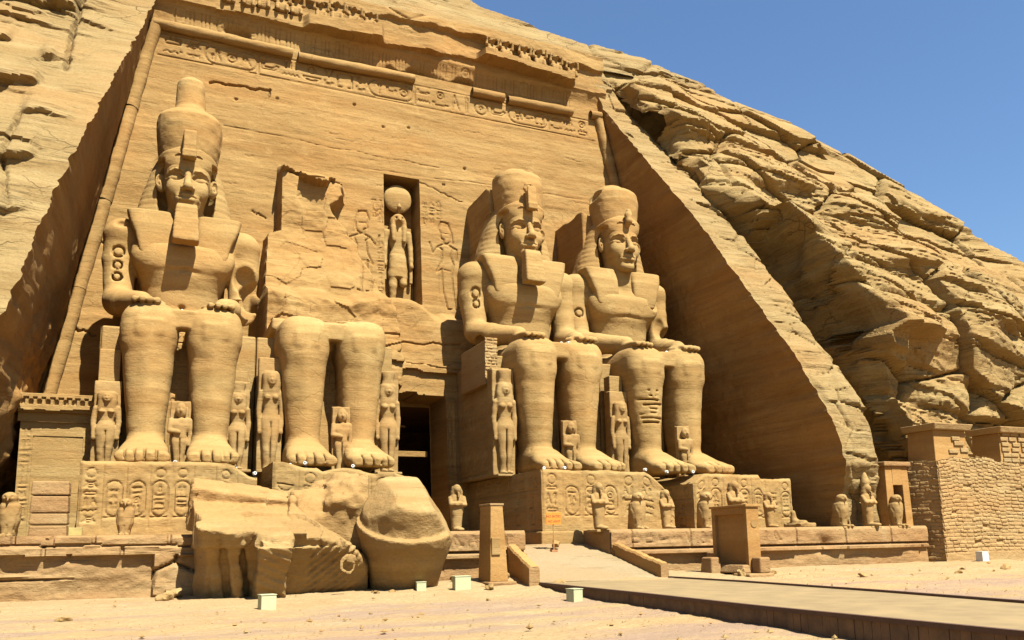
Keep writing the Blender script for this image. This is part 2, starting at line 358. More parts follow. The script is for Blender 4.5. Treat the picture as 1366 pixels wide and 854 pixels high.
# ------------------------------------------------------------------ incised relief on a height array
class Relief:
    def __init__(s, u0, u1, v0, v1, res):
        s.nu = max(2, int(round((u1-u0)/res))+1); s.nv = max(2, int(round((v1-v0)/res))+1)
        s.u = np.linspace(u0, u1, s.nu).astype(np.float32); s.v = np.linspace(v0, v1, s.nv).astype(np.float32); s.h = np.zeros((s.nu, s.nv), np.float32); s.c = s.h.copy(); s.res = res
    def _sl(s, a, b, c, d):
        i0, i1 = np.searchsorted(s.u, [a, b]); j0, j1 = np.searchsorted(s.v, [c, d]); return slice(i0, i1+1), slice(j0, j1+1)
    def seg(s, p, q, w, d):
        sl = s._sl(min(p[0], q[0])-w-.1, max(p[0], q[0])+w+.1, min(p[1], q[1])-w-.1, max(p[1], q[1])+w+.1)
        U = s.u[sl[0]][:, None]; V = s.v[sl[1]][None]
        ax, ay = q[0]-p[0], q[1]-p[1]; t = np.clip(((U-p[0])*ax+(V-p[1])*ay)/(ax*ax+ay*ay+1e-9), 0, 1)
        D = np.hypot(U-p[0]-t*ax, V-p[1]-t*ay)
        if s.c[sl].size: s.c[sl] = np.maximum(s.c[sl], d*np.clip((w-D)/s.res+.5, 0, 1))
    def pl(s, pts, w, d):
        for a, b in zip(pts[:-1], pts[1:]): s.seg(a, b, w, d)
    def ring(s, c, r, w, d, a0=0, a1=360, ry=None):
        n = max(6, int(abs(a1-a0)/24)); ry = ry or r
        s.pl([(c[0]+r*math.cos(R(a0+(a1-a0)*i/n)), c[1]+ry*math.sin(R(a0+(a1-a0)*i/n))) for i in range(n+1)], w, d)
    def rect(s, a, b, c, d, w, dp): s.pl([(a, c), (b, c), (b, d), (a, d), (a, c)], w, dp)
    def cartouche(s, a, b, c, d, w, dp):    # upright oval name ring
        r = (b-a)/2
        s.pl([(a, c+r), (a, d-r)], w, dp); s.pl([(b, c+r), (b, d-r)], w, dp); s.ring(((a+b)/2, d-r), r, w, dp, 0, 180); s.ring(((a+b)/2, c+r), r, w, dp, 180, 360); s.pl([(a, c-w), (b, c-w)], w, dp)
    def hcart(s, a, b, c, d, w, dp):
        r = (d-c)/2
        s.pl([(a+r, c), (b-r, c)], w, dp); s.pl([(a+r, d), (b-r, d)], w, dp); s.ring((a+r, c+r), r, w, dp, 90, 270); s.ring((b-r, c+r), r, w, dp, -90, 90); s.pl([(b+w, c), (b+w, d)], w, dp)
    def glyph(s, g, x, y, sx, sy, w, d):
        for it in GL[g]:
            if it[0] == 'c': s.ring((x+it[1]*sx, y+it[2]*sy), it[3]*min(sx, sy), w, d)
            elif it[0] == 'a': s.ring((x+it[1]*sx, y+it[2]*sy), it[3]*sx, w, d, it[4], it[5], it[3]*sy)
            else: s.pl([(x+a*sx, y+b*sy) for a, b in it[1:]], w, d)
    def column(s, x, y0, y1, wd, w, d, rng, kinds=None):
        y = y1
        while y > y0+.15:
            hh = wd*rng.choice([.45, .7, .95]); hh = min(hh, y-y0)
            ks = ('water', 'mouth', 'basket', 'snake', 'table', 'arm') if hh < wd*.6 else tuple(GL)
            if rng.random() < .35 and hh >= wd*.6:
                s.glyph(rng.choice(TALL), x, y-hh, wd*.45, hh*.9, w, d); s.glyph(rng.choice(TALL), x+wd*.52, y-hh, wd*.45, hh*.9, w, d)
            else: s.glyph(rng.choice(ks), x, y-hh, wd, hh*.9, w, d)
            y -= hh+wd*.08
GL = {
 'sun': [('c', .5, .5, .42), ('c', .5, .5, .1)], 'reed': [('p', (.5, 0), (.5, .5), (.35, .8), (.55, 1), (.68, .75), (.5, .5))],
 'water': [('p', (0, .4), (.12, .65), (.25, .4), (.37, .65), (.5, .4), (.62, .65), (.75, .4), (.87, .65), (1, .4))],
 'bird': [('p', (.15, .95), (.35, .98), (.4, .75), (.75, .35), (1, .15), (.6, .2), (.3, .3), (.15, .6), (.1, .85), (.15, .95)), ('p', (.4, .28), (.4, 0), (.55, 0)), ('p', (.55, .24), (.55, .02))],
 'hawk': [('p', (.1, .8), (.25, 1), (.42, .9), (.5, .6), (.95, .05), (.5, .25), (.25, .4), (.2, .7), (.1, .8)), ('p', (.35, .35), (.3, 0), (.5, 0))],
 'mouth': [('a', .5, .1, .5, 35, 145), ('a', .5, .9, .5, 215, 325)], 'basket': [('a', .5, .8, .48, 180, 360), ('p', (.02, .8), (.98, .8))],
 'snake': [('p', (0, .35), (.2, .6), (.4, .3), (.6, .6), (.8, .3), (.95, .7), (1, .55))], 'table': [('p', (.1, .2), (.1, .7), (.9, .7), (.9, .2), (.1, .2)), ('p', (.3, .7), (.3, .95)), ('p', (.6, .7), (.6, .95))],
 'arm': [('p', (0, .3), (.8, .3), (1, .5), (.85, .55), (.7, .42), (.12, .42), (.12, .75), (0, .75), (0, .3))],
 'ankh': [('a', .5, .76, .22, 0, 360), ('p', (.5, .55), (.5, 0)), ('p', (.2, .5), (.8, .5))], 'was': [('p', (.45, 0), (.55, .15), (.55, .85), (.3, .95), (.2, .8)), ('p', (.65, 0), (.55, .15))],
 'feather': [('p', (.4, 0), (.4, .9), (.55, 1), (.7, .85), (.6, .7), (.62, .05), (.4, 0))], 'house': [('p', (.3, .1), (.05, .1), (.05, .9), (.95, .9), (.95, .1), (.7, .1))],
 'seated': [('c', .5, .85, .14), ('p', (.5, .7), (.3, .45), (.3, .05), (.85, .05), (.8, .35), (.55, .4), (.6, .68)), ('p', (.6, .6), (.9, .6))],
 'hoe': [('p', (.1, .05), (.4, .95), (.95, .1)), ('p', (.25, .5), (.7, .52))], 'strokes': [('p', (.2, .1), (.2, .9)), ('p', (.5, .1), (.5, .9)), ('p', (.8, .1), (.8, .9))],
 'bread': [('a', .5, .25, .45, 0, 180), ('p', (.05, .25), (.95, .25))], 'eye': [('a', .5, .3, .5, 30, 150), ('a', .5, .8, .5, 210, 330), ('c', .5, .52, .13)],
 'jackal': [('p', (0, .5), (.3, .5), (.35, .85), (.45, 1), (.5, .8), (.65, .75), (.5, .65), (.75, .2), (.75, 0)), ('p', (.3, .5), (.25, 0)), ('p', (0, .5), (0, .1))],
 'scarab': [('a', .5, .45, .3, 0, 360), ('p', (.2, .45), (.8, .45)), ('p', (.2, .9), (.35, .7)), ('p', (.8, .9), (.65, .7)), ('p', (.05, .2), (.25, .35)), ('p', (.95, .2), (.75, .35))],
 'horn': [('p', (.1, 1), (.3, .3), (.5, .15), (.7, .3), (.9, 1)), ('p', (.5, .15), (.5, 0))],
}
TALL = ('reed', 'feather', 'was', 'ankh', 'hoe')
def relief_face(name, rl, f, m, parent=None, flip=False, keep=None):      # f(U,V,H) -> (x,y,z)
    U, V = np.meshgrid(rl.u, rl.v, indexing='ij'); P = np.stack(np.broadcast_arrays(*f(U, V, rl.h-rl.c)), -1)
    return grid_mesh(name, P, m, parent, flip, keep)
# ------------------------------------------------------------------ ground
def gz(x, y):
    x = np.asarray(x, float); y = np.asarray(y, float)
    left = .06+.22*sstep(-24, -14.5, y); right = .05+.47*sstep(-27, -16, y)
    f = sstep(-4, 5, x); g = left*(1-f)+right*f
    mound = .22*np.exp(-((x+1.2)/3.2)**2-((y+14.6)/2.6)**2)
    return g+mound-.25*sstep(-30, -42, y)
def ground():
    xs = np.concatenate([np.linspace(-900, -42, 14), np.arange(-40, 60, .2), np.linspace(62, 900, 14)])
    ys = np.concatenate([np.linspace(-900, -50, 14), np.arange(-48, -8, .12), np.linspace(-7, 400, 16)])
    X, Y = np.meshgrid(xs, ys, indexing='ij')
    Z = gz(X, Y)+.05*fbm(X*.35, Y*.6, X*0, 3, 3)+.022*fbm(X*1.7, Y*1.7, X*0, 3, 9)
    near = (np.abs(X) < 60) & (Y > -48) & (Y < -8)
    Z = np.where(near, Z+.05*np.maximum(0, fbm(X*2.2, Y*3, X*0, 3, 21)-.1)+.05*fbm(X*.8, Y*1.6, X*0, 3, 22), Z)
    m = M['sand']; t = m.node_tree; N = t.nodes; L = t.links; bs = N['Principled BSDF']; old = bs.inputs['Base Color'].links[0].from_socket
    # reddish-violet gravel lies in streaks along the forecourt
    g = N.new('ShaderNodeNewGeometry'); q = N.new('ShaderNodeMapping'); q.inputs['Scale'].default_value = (.09, .5, .5); L.new(g.outputs['Position'], q.inputs['Vector'])
    n = N.new('ShaderNodeTexNoise'); n.inputs['Scale'].default_value = 1.0; n.inputs['Detail'].default_value = 7; n.inputs['Roughness'].default_value = .62; L.new(q.outputs[0], n.inputs['Vector'])
    sp = N.new('ShaderNodeSeparateXYZ'); L.new(g.outputs['Position'], sp.inputs[0])
    r = N.new('ShaderNodeMapRange'); r.inputs['From Min'].default_value = -17.0; r.inputs['From Max'].default_value = -24.0; L.new(sp.outputs['Y'], r.inputs['Value'])
    a = N.new('ShaderNodeMath'); a.operation = 'MULTIPLY_ADD'; L.new(r.outputs[0], a.inputs[0]); a.inputs[1].default_value = .17; L.new(n.outputs['Fac'], a.inputs[2])
    k = N.new('ShaderNodeMapRange'); k.inputs['From Min'].default_value = .60; k.inputs['From Max'].default_value = .74; L.new(a.outputs[0], k.inputs['Value'])
    k2 = N.new('ShaderNodeMath'); k2.operation = 'MULTIPLY'; k2.inputs[1].default_value = .75; L.new(k.outputs[0], k2.inputs[0])
    x = N.new('ShaderNodeMix'); x.data_type = 'RGBA'; L.new(k2.outputs[0], x.inputs[0]); L.new(old, x.inputs[6]); x.inputs[7].default_value = (.20, .13, .088, 1); L.new(x.outputs[2], bs.inputs['Base Color'])
    tag(grid_mesh('ground', np.stack([X, Y, Z], -1), m), kind='structure')
ground()

# ------------------------------------------------------------------ cliff: natural slope, cut back for the facade
FW = lambda z: 19.67-.1743*(np.asarray(z, float)-2.4)          # half width of the facade at height z
FY = lambda z: .02+.0795*(np.asarray(z, float)-2.4)            # its face leans back
_zr = np.array([-1, 4.2, 5.6, 8, 11.9, 16.1, 18.9, 22.1, 27, 32.3, 36, 40, 46, 60.]); _yr = np.array([-12.7, -12.8, -13.5, -13.2, -11.4, -8.9, -7.2, -5.3, -1.8, 1.9, 2.85, 5, 9, 20.])
_zl = np.array([-1, 5, 10.7, 12.8, 16.2, 20, 24.8, 30, 33.6, 36, 40, 46, 60.]); _yl = np.array([-19, -15.8, -12.8, -11.6, -10.0, -7.9, -4.5, -.2, 2.0, 2.85, 5, 9, 20.])
def Yc(x, z):
    f = sstep(-9, 9, x); return np.interp(z, _zl, _yl)*(1-f)+np.interp(z, _zr, _yr)*f
def ledges(x, z, seed, thick=1.3, amp=.5, dip=.03):
    """beds of rock that stand out by different amounts, with rounded faces and a recess at their foot"""
    zz = z+dip*x+.9*fbm(x*.07, z*.05, x*0, 3, seed+5)
    zz = zz/thick+.35*fbm(x*.02, zz*.3, x*0, 2, seed+6)
    i = np.floor(zz); f = zz-i
    pro = vn3(x*.11+i*3.7, i*1.3, x*0, seed)+.5*vn3(x*.5+i*7.7, i*2.3, x*0, seed+1)
    prof = sstep(0, .10, f)*(1-.85*sstep(.45, 1.0, f))
    return amp*(pro*.7+.25)*prof-.22*amp*(1-sstep(0, .10, f))
def rockdisp(x, z, seed, amp=1.0, block=2.2):
    """outward displacement of a weathered rock face"""
    rg = .25+.95*sstep(-.25, .3, fbm(x*.09, z*.12, x*0, 3, seed+2))       # patches of smooth and of broken rock
    d = ledges(x, z, seed, 2.3, .55)*(.5+.5*rg)+(ledges(x, z, seed+40, .7, .22)+ledges(x, z, seed+80, .26, .07))*rg
    wx, wz = x+.6*fbm(x*.3, z*.3, x*0, 2, seed+9), z+.5*fbm(x*.3, z*.3, x*0+4, 2, seed+9)
    f1, f2, cid = worley(wx/(block*1.9), (wz+.05*x)/block*1.1, seed+3)
    gap = f2-f1
    d = d+cid*.30-.38*np.exp(-(gap/.05)**2)*sstep(.0, .15, vn3(x*.15, z*.15, x*0, seed+8))
    f1, f2, cid = worley(wx/1.1, (wz+.05*x)/.5, seed+4)
    d = d+(cid*.09-.07*np.exp(-((f2-f1)/.06)**2))*rg
    return amp*(d+.55*fbm(x*.12, z*.12, x*0, 3, seed+11)+(.05+.07*rg)*fbm(x*1.3, z*2.2, x*0, 4, seed+12))
def cdisp(x, z):
    """displacement of the temple's own cliff: dressed smooth near the cut, rougher away from it"""
    a = sstep(0, 6, np.abs(x)-FW(z))*.6+.30; a = np.maximum(a, .5*sstep(35.5, 39, z)*(1))
    e = .05*sstep(-.05, .5, np.abs(x)-FW(z))+.95*sstep(.4, 2.6, np.abs(x)-FW(z)); e = np.where(z > 35.9, np.maximum(e, sstep(35.9, 36.6, z)), e)
    d = rockdisp(x, z, 11, 1.0, 3.4)*a
    for (x0, x1, z0, g) in ((-23, -18.2, 29.5, .8), (-22.5, -18.9, 22.2, .55), (-19.6, -17.2, 20.4, .4), (-22, -18.4, 17.4, .55), (-20.4, -18.2, 14.7, .5), (-22, -19.2, 12.4, .6), (-19.6, -18.6, 25.2, .35), (-24, -20.6, 25.8, .5)):
        zz = z-z0-.25*fbm(x*.9, z*0, x*0, 3, 55)-.12*(x-x0); d = d+g*sstep(x0, x0+.5, x)*sstep(x1, x1-.4, x)*np.where(zz > 0, np.exp(-(zz/1.3)**2), np.exp(-(zz/.09)**2)*1.0)
    d = d-.5*np.exp(-((x+18.25+.12*vn3(z*1.5, z*0, z*0, 57))/.10)**2)*sstep(24.2, 24.6, z)*(z < 35)-.35*np.exp(-((x+19.4+.3*vn3(z*.8, z*0, z*0, 58))/.09)**2)*sstep(14, 15, z)*sstep(21, 20, z)
    return d*e
def jag(z, s): return .10*fbm(z*.35, z*0, z*0+s, 3, 51)+.07*vn3(z*3.1, z*0, z*0+s, 52)+.05*vn3(z*7, z*0, z*0+s, 53)
# left slope
def slope_patch(name, s, t, zs, x_of, parent=None, m='cliff'):
    T, Z = np.meshgrid(t, zs, indexing='ij'); X = x_of(T, Z)
    Y = Yc(X, Z)-cdisp(X, Z)
    e = np.clip(1-T, 0, 1)
    Y = Y+.0*e
    return grid_mesh(name, np.stack([X, Y, Z], -1), M[m], parent, flip=(s > 0))
zl = np.arange(-1, 36, .1)
tl = np.concatenate([[0, .02, .05, .1, .2], np.linspace(.28, 8, 90), np.linspace(8.1, 30, 150)])
def xl(T, Z): return -(FW(Z)+.35+jag(Z, 1)*np.clip(1.4-T*.3, 0, 1)+T)
cliff = thing('sandstone_cliff', 'weathered sandstone cliff into which the temple facade is cut', 'cliff')
tl2 = tl[tl < 45]
T, Z = np.meshgrid(tl2[::-1], zl, indexing='ij'); X = xl(T, Z)
grid_mesh('slope', np.stack([X, Yc(X, Z)-cdisp(X, Z), Z], -1), M['cliff'], cliff)
# the flank walls of the cut, left and right
def flank(s, seed):
    z = np.arange(-1, 36.05, .1); q = np.concatenate([np.linspace(0, .35, 8), np.linspace(.4, 1, 110)])
    Q, Z = np.meshgrid(q, z, indexing='ij')
    xo = s*(FW(Z)+.35+jag(Z, 1 if s < 0 else 2)*np.clip(1-Q*6, 0, 1)); y0 = Yc(xo, Z)-cdisp(xo, Z); y1 = FY(Z)+1.2
    Y = y0+(y1-y0)*Q
    rough = fbm(Y*.5, Z*.5, Y*0, 4, seed)*.35+fbm(Y*2.2, Z*2.2, Y*0, 3, seed+1)*.12
    if s < 0: rough = rough*(.35+1.1*sstep(18, 8, Z)); rough = rough-.5*np.exp(-((Y+8.2)/1.0)**2-((Z-21)/1.3)**2)
    else: rough = rough*.35+ledges(Y, Z, seed+5, .9, .05)
    X = xo-s*rough*sstep(0, .12, Q)*sstep(1.0, .93, Q)
    grid_mesh('flank_wall', np.stack([X, Y, Z], -1), M['flank'], cliff, flip=(s > 0))
flank(-1, 61); flank(1, 71)
# slope above the facade, running up over the hill top
WT = FW(35.9)+.35
x = np.arange(-40, 26.01, .14); q = np.concatenate([np.arange(35.9, 47, .1), np.linspace(47.2, 60, 24)])
X, Z = np.meshgrid(x, q, indexing='ij')
crest = np.interp(X, [-60, -6, 2, 7.4, 13.6, 19, 26], [60, 52, 43.4, 40.6, 39.3, 38.3, 37.2])+.25*fbm(X*.35, X*0, X*0, 3, 77)
over = np.maximum(0, Z-crest)
Zs = np.minimum(Z, crest)+over*.05
Y = Yc(X, Zs)-cdisp(X, Zs)*sstep(0, .3, crest-Zs+.3)+over*3.0
grid_mesh('summit', np.stack([X, Y, Zs], -1), M['cliff'], cliff)
# right buttress: a slab of rock left standing between the cut and the gully
BW = lambda z: np.interp(z, [0, 6, 10, 14, 20, 25.5, 29, 33, 36], [2.2, 2.6, 2.8, 3.0, 3.0, 3.0, 2.9, 2.2, 1.2])
q = np.concatenate([np.linspace(0, 1, 44), 1+np.linspace(.02, 1, 14)])
Q, Z = np.meshgrid(q, np.arange(-1, 36.05, .1), indexing='ij')
t = np.minimum(Q, 1); X = FW(Z)+.35+jag(Z, 2)*np.clip(1-t*3, 0, 1)+t*(BW(Z)+.5*jag(Z, 3))
Y = Yc(X*0+FW(Z)+.35+t*BW(Z), Z)-cdisp(X, Z)-.26*rockdisp(X*1.2, Z, 19, 1., 1.4)*sstep(0, .15, t)*sstep(1, .8, t)
Y = Y+np.maximum(0, t-.8)*1.2
dep = np.maximum(0, Q-1)*5.0; Y = Y+dep; X = X+.15*fbm(Y*.6, Z*.6, Y*0, 3, 33)*np.minimum(1, dep)+dep*.1
grid_mesh('buttress', np.stack([X, Y, Z], -1), M['cliff'], cliff, flip=False)

# ------------------------------------------------------------------ the rounded hill to the right of the gully
def hill():
    x = np.concatenate([np.linspace(0, 8, 150), np.linspace(8.1, 27, 190), np.linspace(27.15, 75, 170)])
    z = np.concatenate([np.arange(-1, 42, .1), np.linspace(42.2, 64, 50)])
    T, Z = np.meshgrid(x, z, indexing='ij')
    xs = FW(np.minimum(Z, 36))+.35+BW(np.minimum(Z, 36))+.1
    X = xs+T
    cx = [13.6, 19, 26.9, 32.9, 37.7, 43.9, 49.2, 57, 66, 80, 100]; cz = [39.3, 38.3, 37.1, 36.0, 32.4, 27.6, 23.2, 17.5, 12, 6, 2]
    crest = np.interp(X, cx, cz)+.5*fbm(X*.16, X*0, X*0, 3, 81)+.16*vn3(X*.7, X*0, X*0, 82)
    over = np.maximum(0, Z-crest); Zs = np.minimum(Z, crest)+over*.04
    yb = np.interp(Zs, [-1, 5, 8.5, 14, 18, 20, 24, 30, 40, 50], [-9.0, -10.2, -11.2, -11.5, -9.7, -8.3, -5.9, -1.8, 4.8, 11.5])
    # a sheer broken face turns back into the gully along the buttress
    Ta = np.interp(Zs, [0, 6, 8.5, 13.4, 14.2, 18, 20, 22, 24, 30, 40], [5.6, 5.6, 5.2, 3.6, 4.2, 2.9, 2.2, 1.3, .5, .3, .3])+.5*fbm(Zs*.45, Zs*0, Zs*0+2, 4, 85)
    dpt = np.interp(Zs, [0, 8, 16, 21, 25, 40], [5, 6.5, 6.5, 5, 2.6, 1.6])
    rise = sstep(-.6, .35, T-Ta); wid = Ta
    Y = yb+(1-rise)*dpt+2.6*(1-np.exp(-np.maximum(0, T-Ta)/16))
    X = X-1.1*(fbm(Y*.4, Zs*.4, Y*0, 4, 86)+.5*worley(Y*.35, Zs*.3, 87)[2])*sstep(0, .15, rise)*sstep(1, .75, rise)
    f1, f2, cid = worley((X+.8*fbm(X*.2, Zs*.2, X*0, 2, 90))/6.5, (Zs+.25*X)/4.6, 91)
    big = cid*1.1-.8*np.exp(-((f2-f1)/.035)**2)
    d = rockdisp(X, Zs+.12*X, 23, .82, 3.4)*(.35+.65*rise)+big*rise*.8
    d = d+1.1*ledges(X, Zs, 95, 4.6, .8, .16)+1.1*fbm(X*.13, Zs*.2, X*0, 2, 97)
    # overhanging noses seen in silhouette against their own shade
    for (bx, bz, bw, bh, a) in ((27.6, 14.0, 3.0, 1.6, 1.7), (21.6, 20.6, 3.0, 2.2, .9), (31.5, 19.5, 3.6, 2.6, 1.2), (38.0, 15.5, 3.4, 3.0, 1.0), (19.0, 29.5, 2.6, 1.4, .8), (26.5, 26.0, 5.0, 2.4, .7)):
        g = np.clip(1-((X-bx)/bw)**2, 0, 1)*np.where(Zs > bz, np.exp(-((Zs-bz)/(bh*1.6))**2), np.exp(-((Zs-bz)/.35)**2)); d = d+a*g*rise
    Y = Y-d*(.35+.65*sstep(0, 3.0, crest-Zs))*sstep(-.4, 0, crest-Zs)+over*3.2
    tag(grid_mesh('rocky_hill', np.stack([X, Y, Zs], -1), M['mount']), kind='structure')
hill()
# ------------------------------------------------------------------ temple facade
temple = thing('temple_facade', 'tall sandstone temple front leaning back into the cliff behind the seated colossi', 'temple')
def facade():
    res = .058; r = Relief(-19.75, 19.75, 1.2, 32.2, res); rng = random.Random(3)
    U, V = np.meshgrid(r.u, r.v, indexing='ij'); Z0 = U*0
    h = .05*fbm(U*.25, V*1.6, Z0, 4, 101)+.03*ledges(U, V, 102, .7, .5, .01)+.018*fbm(U*2, V*3, Z0, 3, 103)
    # stump of the second colossus' back slab, broken on top and to the right
    edge_t = 24.3-.22*(U+7.6)+.45*fbm(U*1.1, Z0, Z0, 3, 104)
    right = np.interp(V, [14, 18, 20.5, 21.5, 22.2, 25], [-.8, -2.2, -3.6, -4.4, -3.7, -3.6])+.3*fbm(V*1.2, Z0, Z0, 3, 105)
    left = np.interp(V, [15, 19.3, 19.6, 26], [-8.6, -8.3, -7.6, -7.6])
    slab = sstep(0, .12, U-left)*sstep(0, .5, right-U)*sstep(0, .9, edge_t-V)
    rough = .45*fbm(U*.45, V*.45, Z0, 4, 106)+.10*worley(U*.8, V*1.1, 107)[2]+.05*fbm(U*3, V*3, Z0, 2, 108)
    topb = sstep(22.9, 24.6, V+.5*fbm(U*1.3, V*1.3, Z0, 3, 109))
    h = h+slab*(1.25+rough*.5+.9*sstep(20, 15, V)-.45*topb*(1+.6*worley(U*1.0, V*1.0, 110)[2])+.75*sstep(0, .12, V-(edge_t-1.15-.5*worley(U*1.1, U*0, 110)[2]-.35*fbm(U*1.5, Z0, Z0, 3, 99)))*sstep(-3.2, -4.2, U))
    # broken ledge below the niche, and the door wall standing out under it
    lt = 15.0+.55*fbm(U*.6, Z0, Z0, 3, 111)+1.0*np.exp(-((U+.3)/1.8)**2)
    inz = sstep(-9.0, -8.6, U)*sstep(4.4, 3.8, U); low = sstep(.9, -.2, V-lt)*inz
    h = h+low*(1.5+.35*rough*sstep(11.5, 13.5, V)+.6*sstep(15.2, 13.6, V)*sstep(11.9, 13.2, V)*0)
    # projecting band over the door and its broken underside
    band = (V > 11.75+.12*vn3(U*1.4, Z0, Z0, 112)) & (V < 12.25+.1*vn3(U*1.1, Z0, Z0, 113)) & (U > -4.5) & (U < 4.2); h = h+band*.28
    # niche
    ni = (U > -1.16) & (U < 1.10) & (V > 16.3) & (V < 24.68); h = np.where(ni, -1.7, h)
    # door opening
    do = (U > -1.85) & (U < 1.83) & (V < 10.35+.18*fbm(U*1.2, Z0, Z0, 3, 114)+.12*(U < .2)); h = np.where(do, -1.2, h)
    jam = (V < 10.2) & (U > 1.83) & (U < 2.42); h = np.where(jam, h+.14, h)
    r.h = h.astype(np.float32)
    # line of signs under the torus
    d = .085
    r.pl([(-14.4, 29.98), (14.2, 29.9)], .05, .06); r.pl([(-14.6, 31.42), (14.6, 31.42)], .05, .05)
    x = -14.1; carts = {1: 2.7, 6: 2.6, 12: 2.6, 17: 2.4}; k = 0
    seq = ['reed', 'bird', 'mouth', None, 'sun', 'bird', None, 'hawk', 'was', 'sun', 'water', 'basket', None, 'feather', 'hoe', 'ankh', 'table', None]
    while x < 13.6:
        if k in (2, 9, 16):
            wd = 3.0; r.hcart(x, x+wd, 30.1, 31.3, .06, d)
            for j, g in enumerate(rng.sample(list(GL), 3)): r.glyph(g, x+.4+j*.8, 30.3, .65, .8, .05, d)
            x += wd+.25
        else:
            g = rng.choice([q for q in GL if q != 'water']); wd = rng.choice([.55, .8, 1.0])
            if k in (5, 11, 14): g = 'sun'; wd = 1.1
            if g in TALL or rng.random() < .5: r.glyph(g, x, 30.1, wd, 1.2, .055, d)
            else: r.glyph(g, x, 30.75, wd, .55, .05, d); r.glyph(rng.choice(('mouth', 'basket', 'snake', 'water', 'arm', 'table', 'bread')), x, 30.1, wd, .5, .05, d)
            x += wd+.22
        k += 1
    # the two kings in sunk relief beside the niche
    def king(x0, s, top):
        f = lambda a, b: (x0+s*a, 16.2+b)
        w, q = .055, .10; t = top
        r.pl([f(-.25, 0), f(.0, .0), f(.25, 1.2), f(.3, 2.6), f(.62, 2.4), f(.3, 3.1), f(.22, 3.9), f(.5, 4.1), f(.85, 3.6), f(1.05, 4.3)], w, q)
        r.pl([f(-.75, .05), f(-.55, .0), f(-.42, 1.3), f(-.35, 2.2), f(-.5, 3.0), f(-.32, 3.5), f(-.52, 4.1), f(-.75, 4.0), f(-.7, 3.3)], w, q)
        r.pl([f(-.52, 4.1), f(.0, 4.35), f(.5, 4.1)], w, q)
        r.pl([f(-.1, 4.3), f(-.35, 4.5), f(-.42, 5.1), f(-.2, 5.75), f(.25, 5.8), f(.42, 5.3), f(.3, 5.0), f(.32, 4.7), f(.1, 4.6), f(.1, 4.3)], w, q)
        r.pl([f(-.42, 5.1), f(-.5, 4.4)], w, q); r.pl([f(-.35, 2.5), f(.3, 2.6)], w, .05); r.pl([f(-.2, 5.0), f(.3, 5.05)], .04, .05)
        r.pl([f(.5, 2.2), f(.55, .6)], .04, .05)
    king(-2.55, 1, 22); king(2.75, -1, 22)
    for (x, a, b) in ((-1.62, 16.6, 20.2), (-2.0, 21.7, 22.9), (-1.6, 21.2, 22.9), (1.25, 21.4, 23.2), (1.7, 21.7, 23.3), (2.2, 22.1, 23.4)): r.column(x, a, b, .36, .035, .07, rng)
    for (x, a, b) in ((1.95, 3, 9.9),): r.column(x, a, b, .36, .035, .06, rng)
    # striped headcloth of the first colossus marked on the wall
    for k in range(13):
        z = 17.4+k*.42; e = 2.9-.105*k
        if e > 1.5:
            r.pl([(-12.6-e, z), (-12.6+e, z)], .035, .05)
    r.pl([(-15.6, 17.2), (-14.1, 23.4)], .05, .06); r.pl([(-9.6, 17.2), (-11.1, 23.4)], .05, .06)
    # cracks and saw cuts
    def crack(a, b, seed, w=.045, dp=.22):
        q = random.Random(seed); n = 12
        r.pl([(a[0]+(b[0]-a[0])*i/n, a[1]+(b[1]-a[1])*i/n+q.uniform(-.09, .09)) for i in range(n+1)], w, dp)
    crack((-11.5, 28.85), (-8.1, 29.0), 1, .06); crack((-8.1, 29.0), (-8.15, 28.6), 2); crack((-10.7, 26.2), (2.5, 25.7), 3, .03, .05); crack((-3.5, 24.9), (13, 25.2), 4, .03, .05)
    crack((-18.2, 13.3), (-16.6, 12.9), 5, .05, .15); crack((-17.0, 18.2), (-15.4, 17.8), 6, .04, .1); crack((1.0, 24.6), (4.0, 23.6), 7, .035, .08)
    crack((-9, 21), (-8.2, 20.7), 8, .04, .1); crack((3, 13.6), (-4, 13.2), 9, .05, .12); crack((-1.5, 12.3), (3.4, 11.9), 19, .03, .1)
    for i in range(26):
        xx = rng.uniform(-15, 14); zz = rng.uniform(22, 29.6)
        if i < 8: r.ring((xx, zz), .05, .05, .12)
        else: crack((xx, zz), (xx+rng.uniform(.4, 1.6), zz+rng.uniform(-.1, .1)), 30+i, .02, .05)
    Uc = .5*(U[:-1, :-1]+U[1:, 1:]); Vc = .5*(V[:-1, :-1]+V[1:, 1:])
    keep = (np.abs(Uc) < FW(Vc)+.55) & ~((Uc > -1.8) & (Uc < 1.78) & (Vc < 10.1)); temple['_'] = 0; del temple['_']
    relief_face('facade_wall', r, lambda u, v, h: (u, FY(v)-h, v), M['facade'], temple, keep=keep)
facade()
def torus(pts, rad, seed, breaks=()):
    """roll moulding as a lathed tube with a weathered skin"""
    a, b = Vector(pts[0]), Vector(pts[1]); n = int((b-a).length/.12)+2; k = 14; ax = (b-a).normalized(); u = ax.orthogonal().normalized(); v = ax.cross(u)
    P = np.zeros((n, k+1, 3))
    t = np.linspace(0, 1, n); rr = rad*(1+.10*fbm(t*(b-a).length*.9, t*0, t*0+seed, 3, seed)); wob = .09*fbm(t*(b-a).length*.5, t*0, t*0+seed, 3, seed+1)
    for i in range(n):
        c = a.lerp(b, t[i])+Vector((0, float(wob[i]), float(wob[i])))
        for j in range(k+1):
            q = 2*math.pi*j/k; P[i, j] = c+(u*math.cos(q)+v*math.sin(q))*float(rr[i])*(1+.06*math.sin(q*3+i*.31)*math.sin(i*.17+seed))
    return grid_mesh('torus_moulding', P, M['facade'], temple)
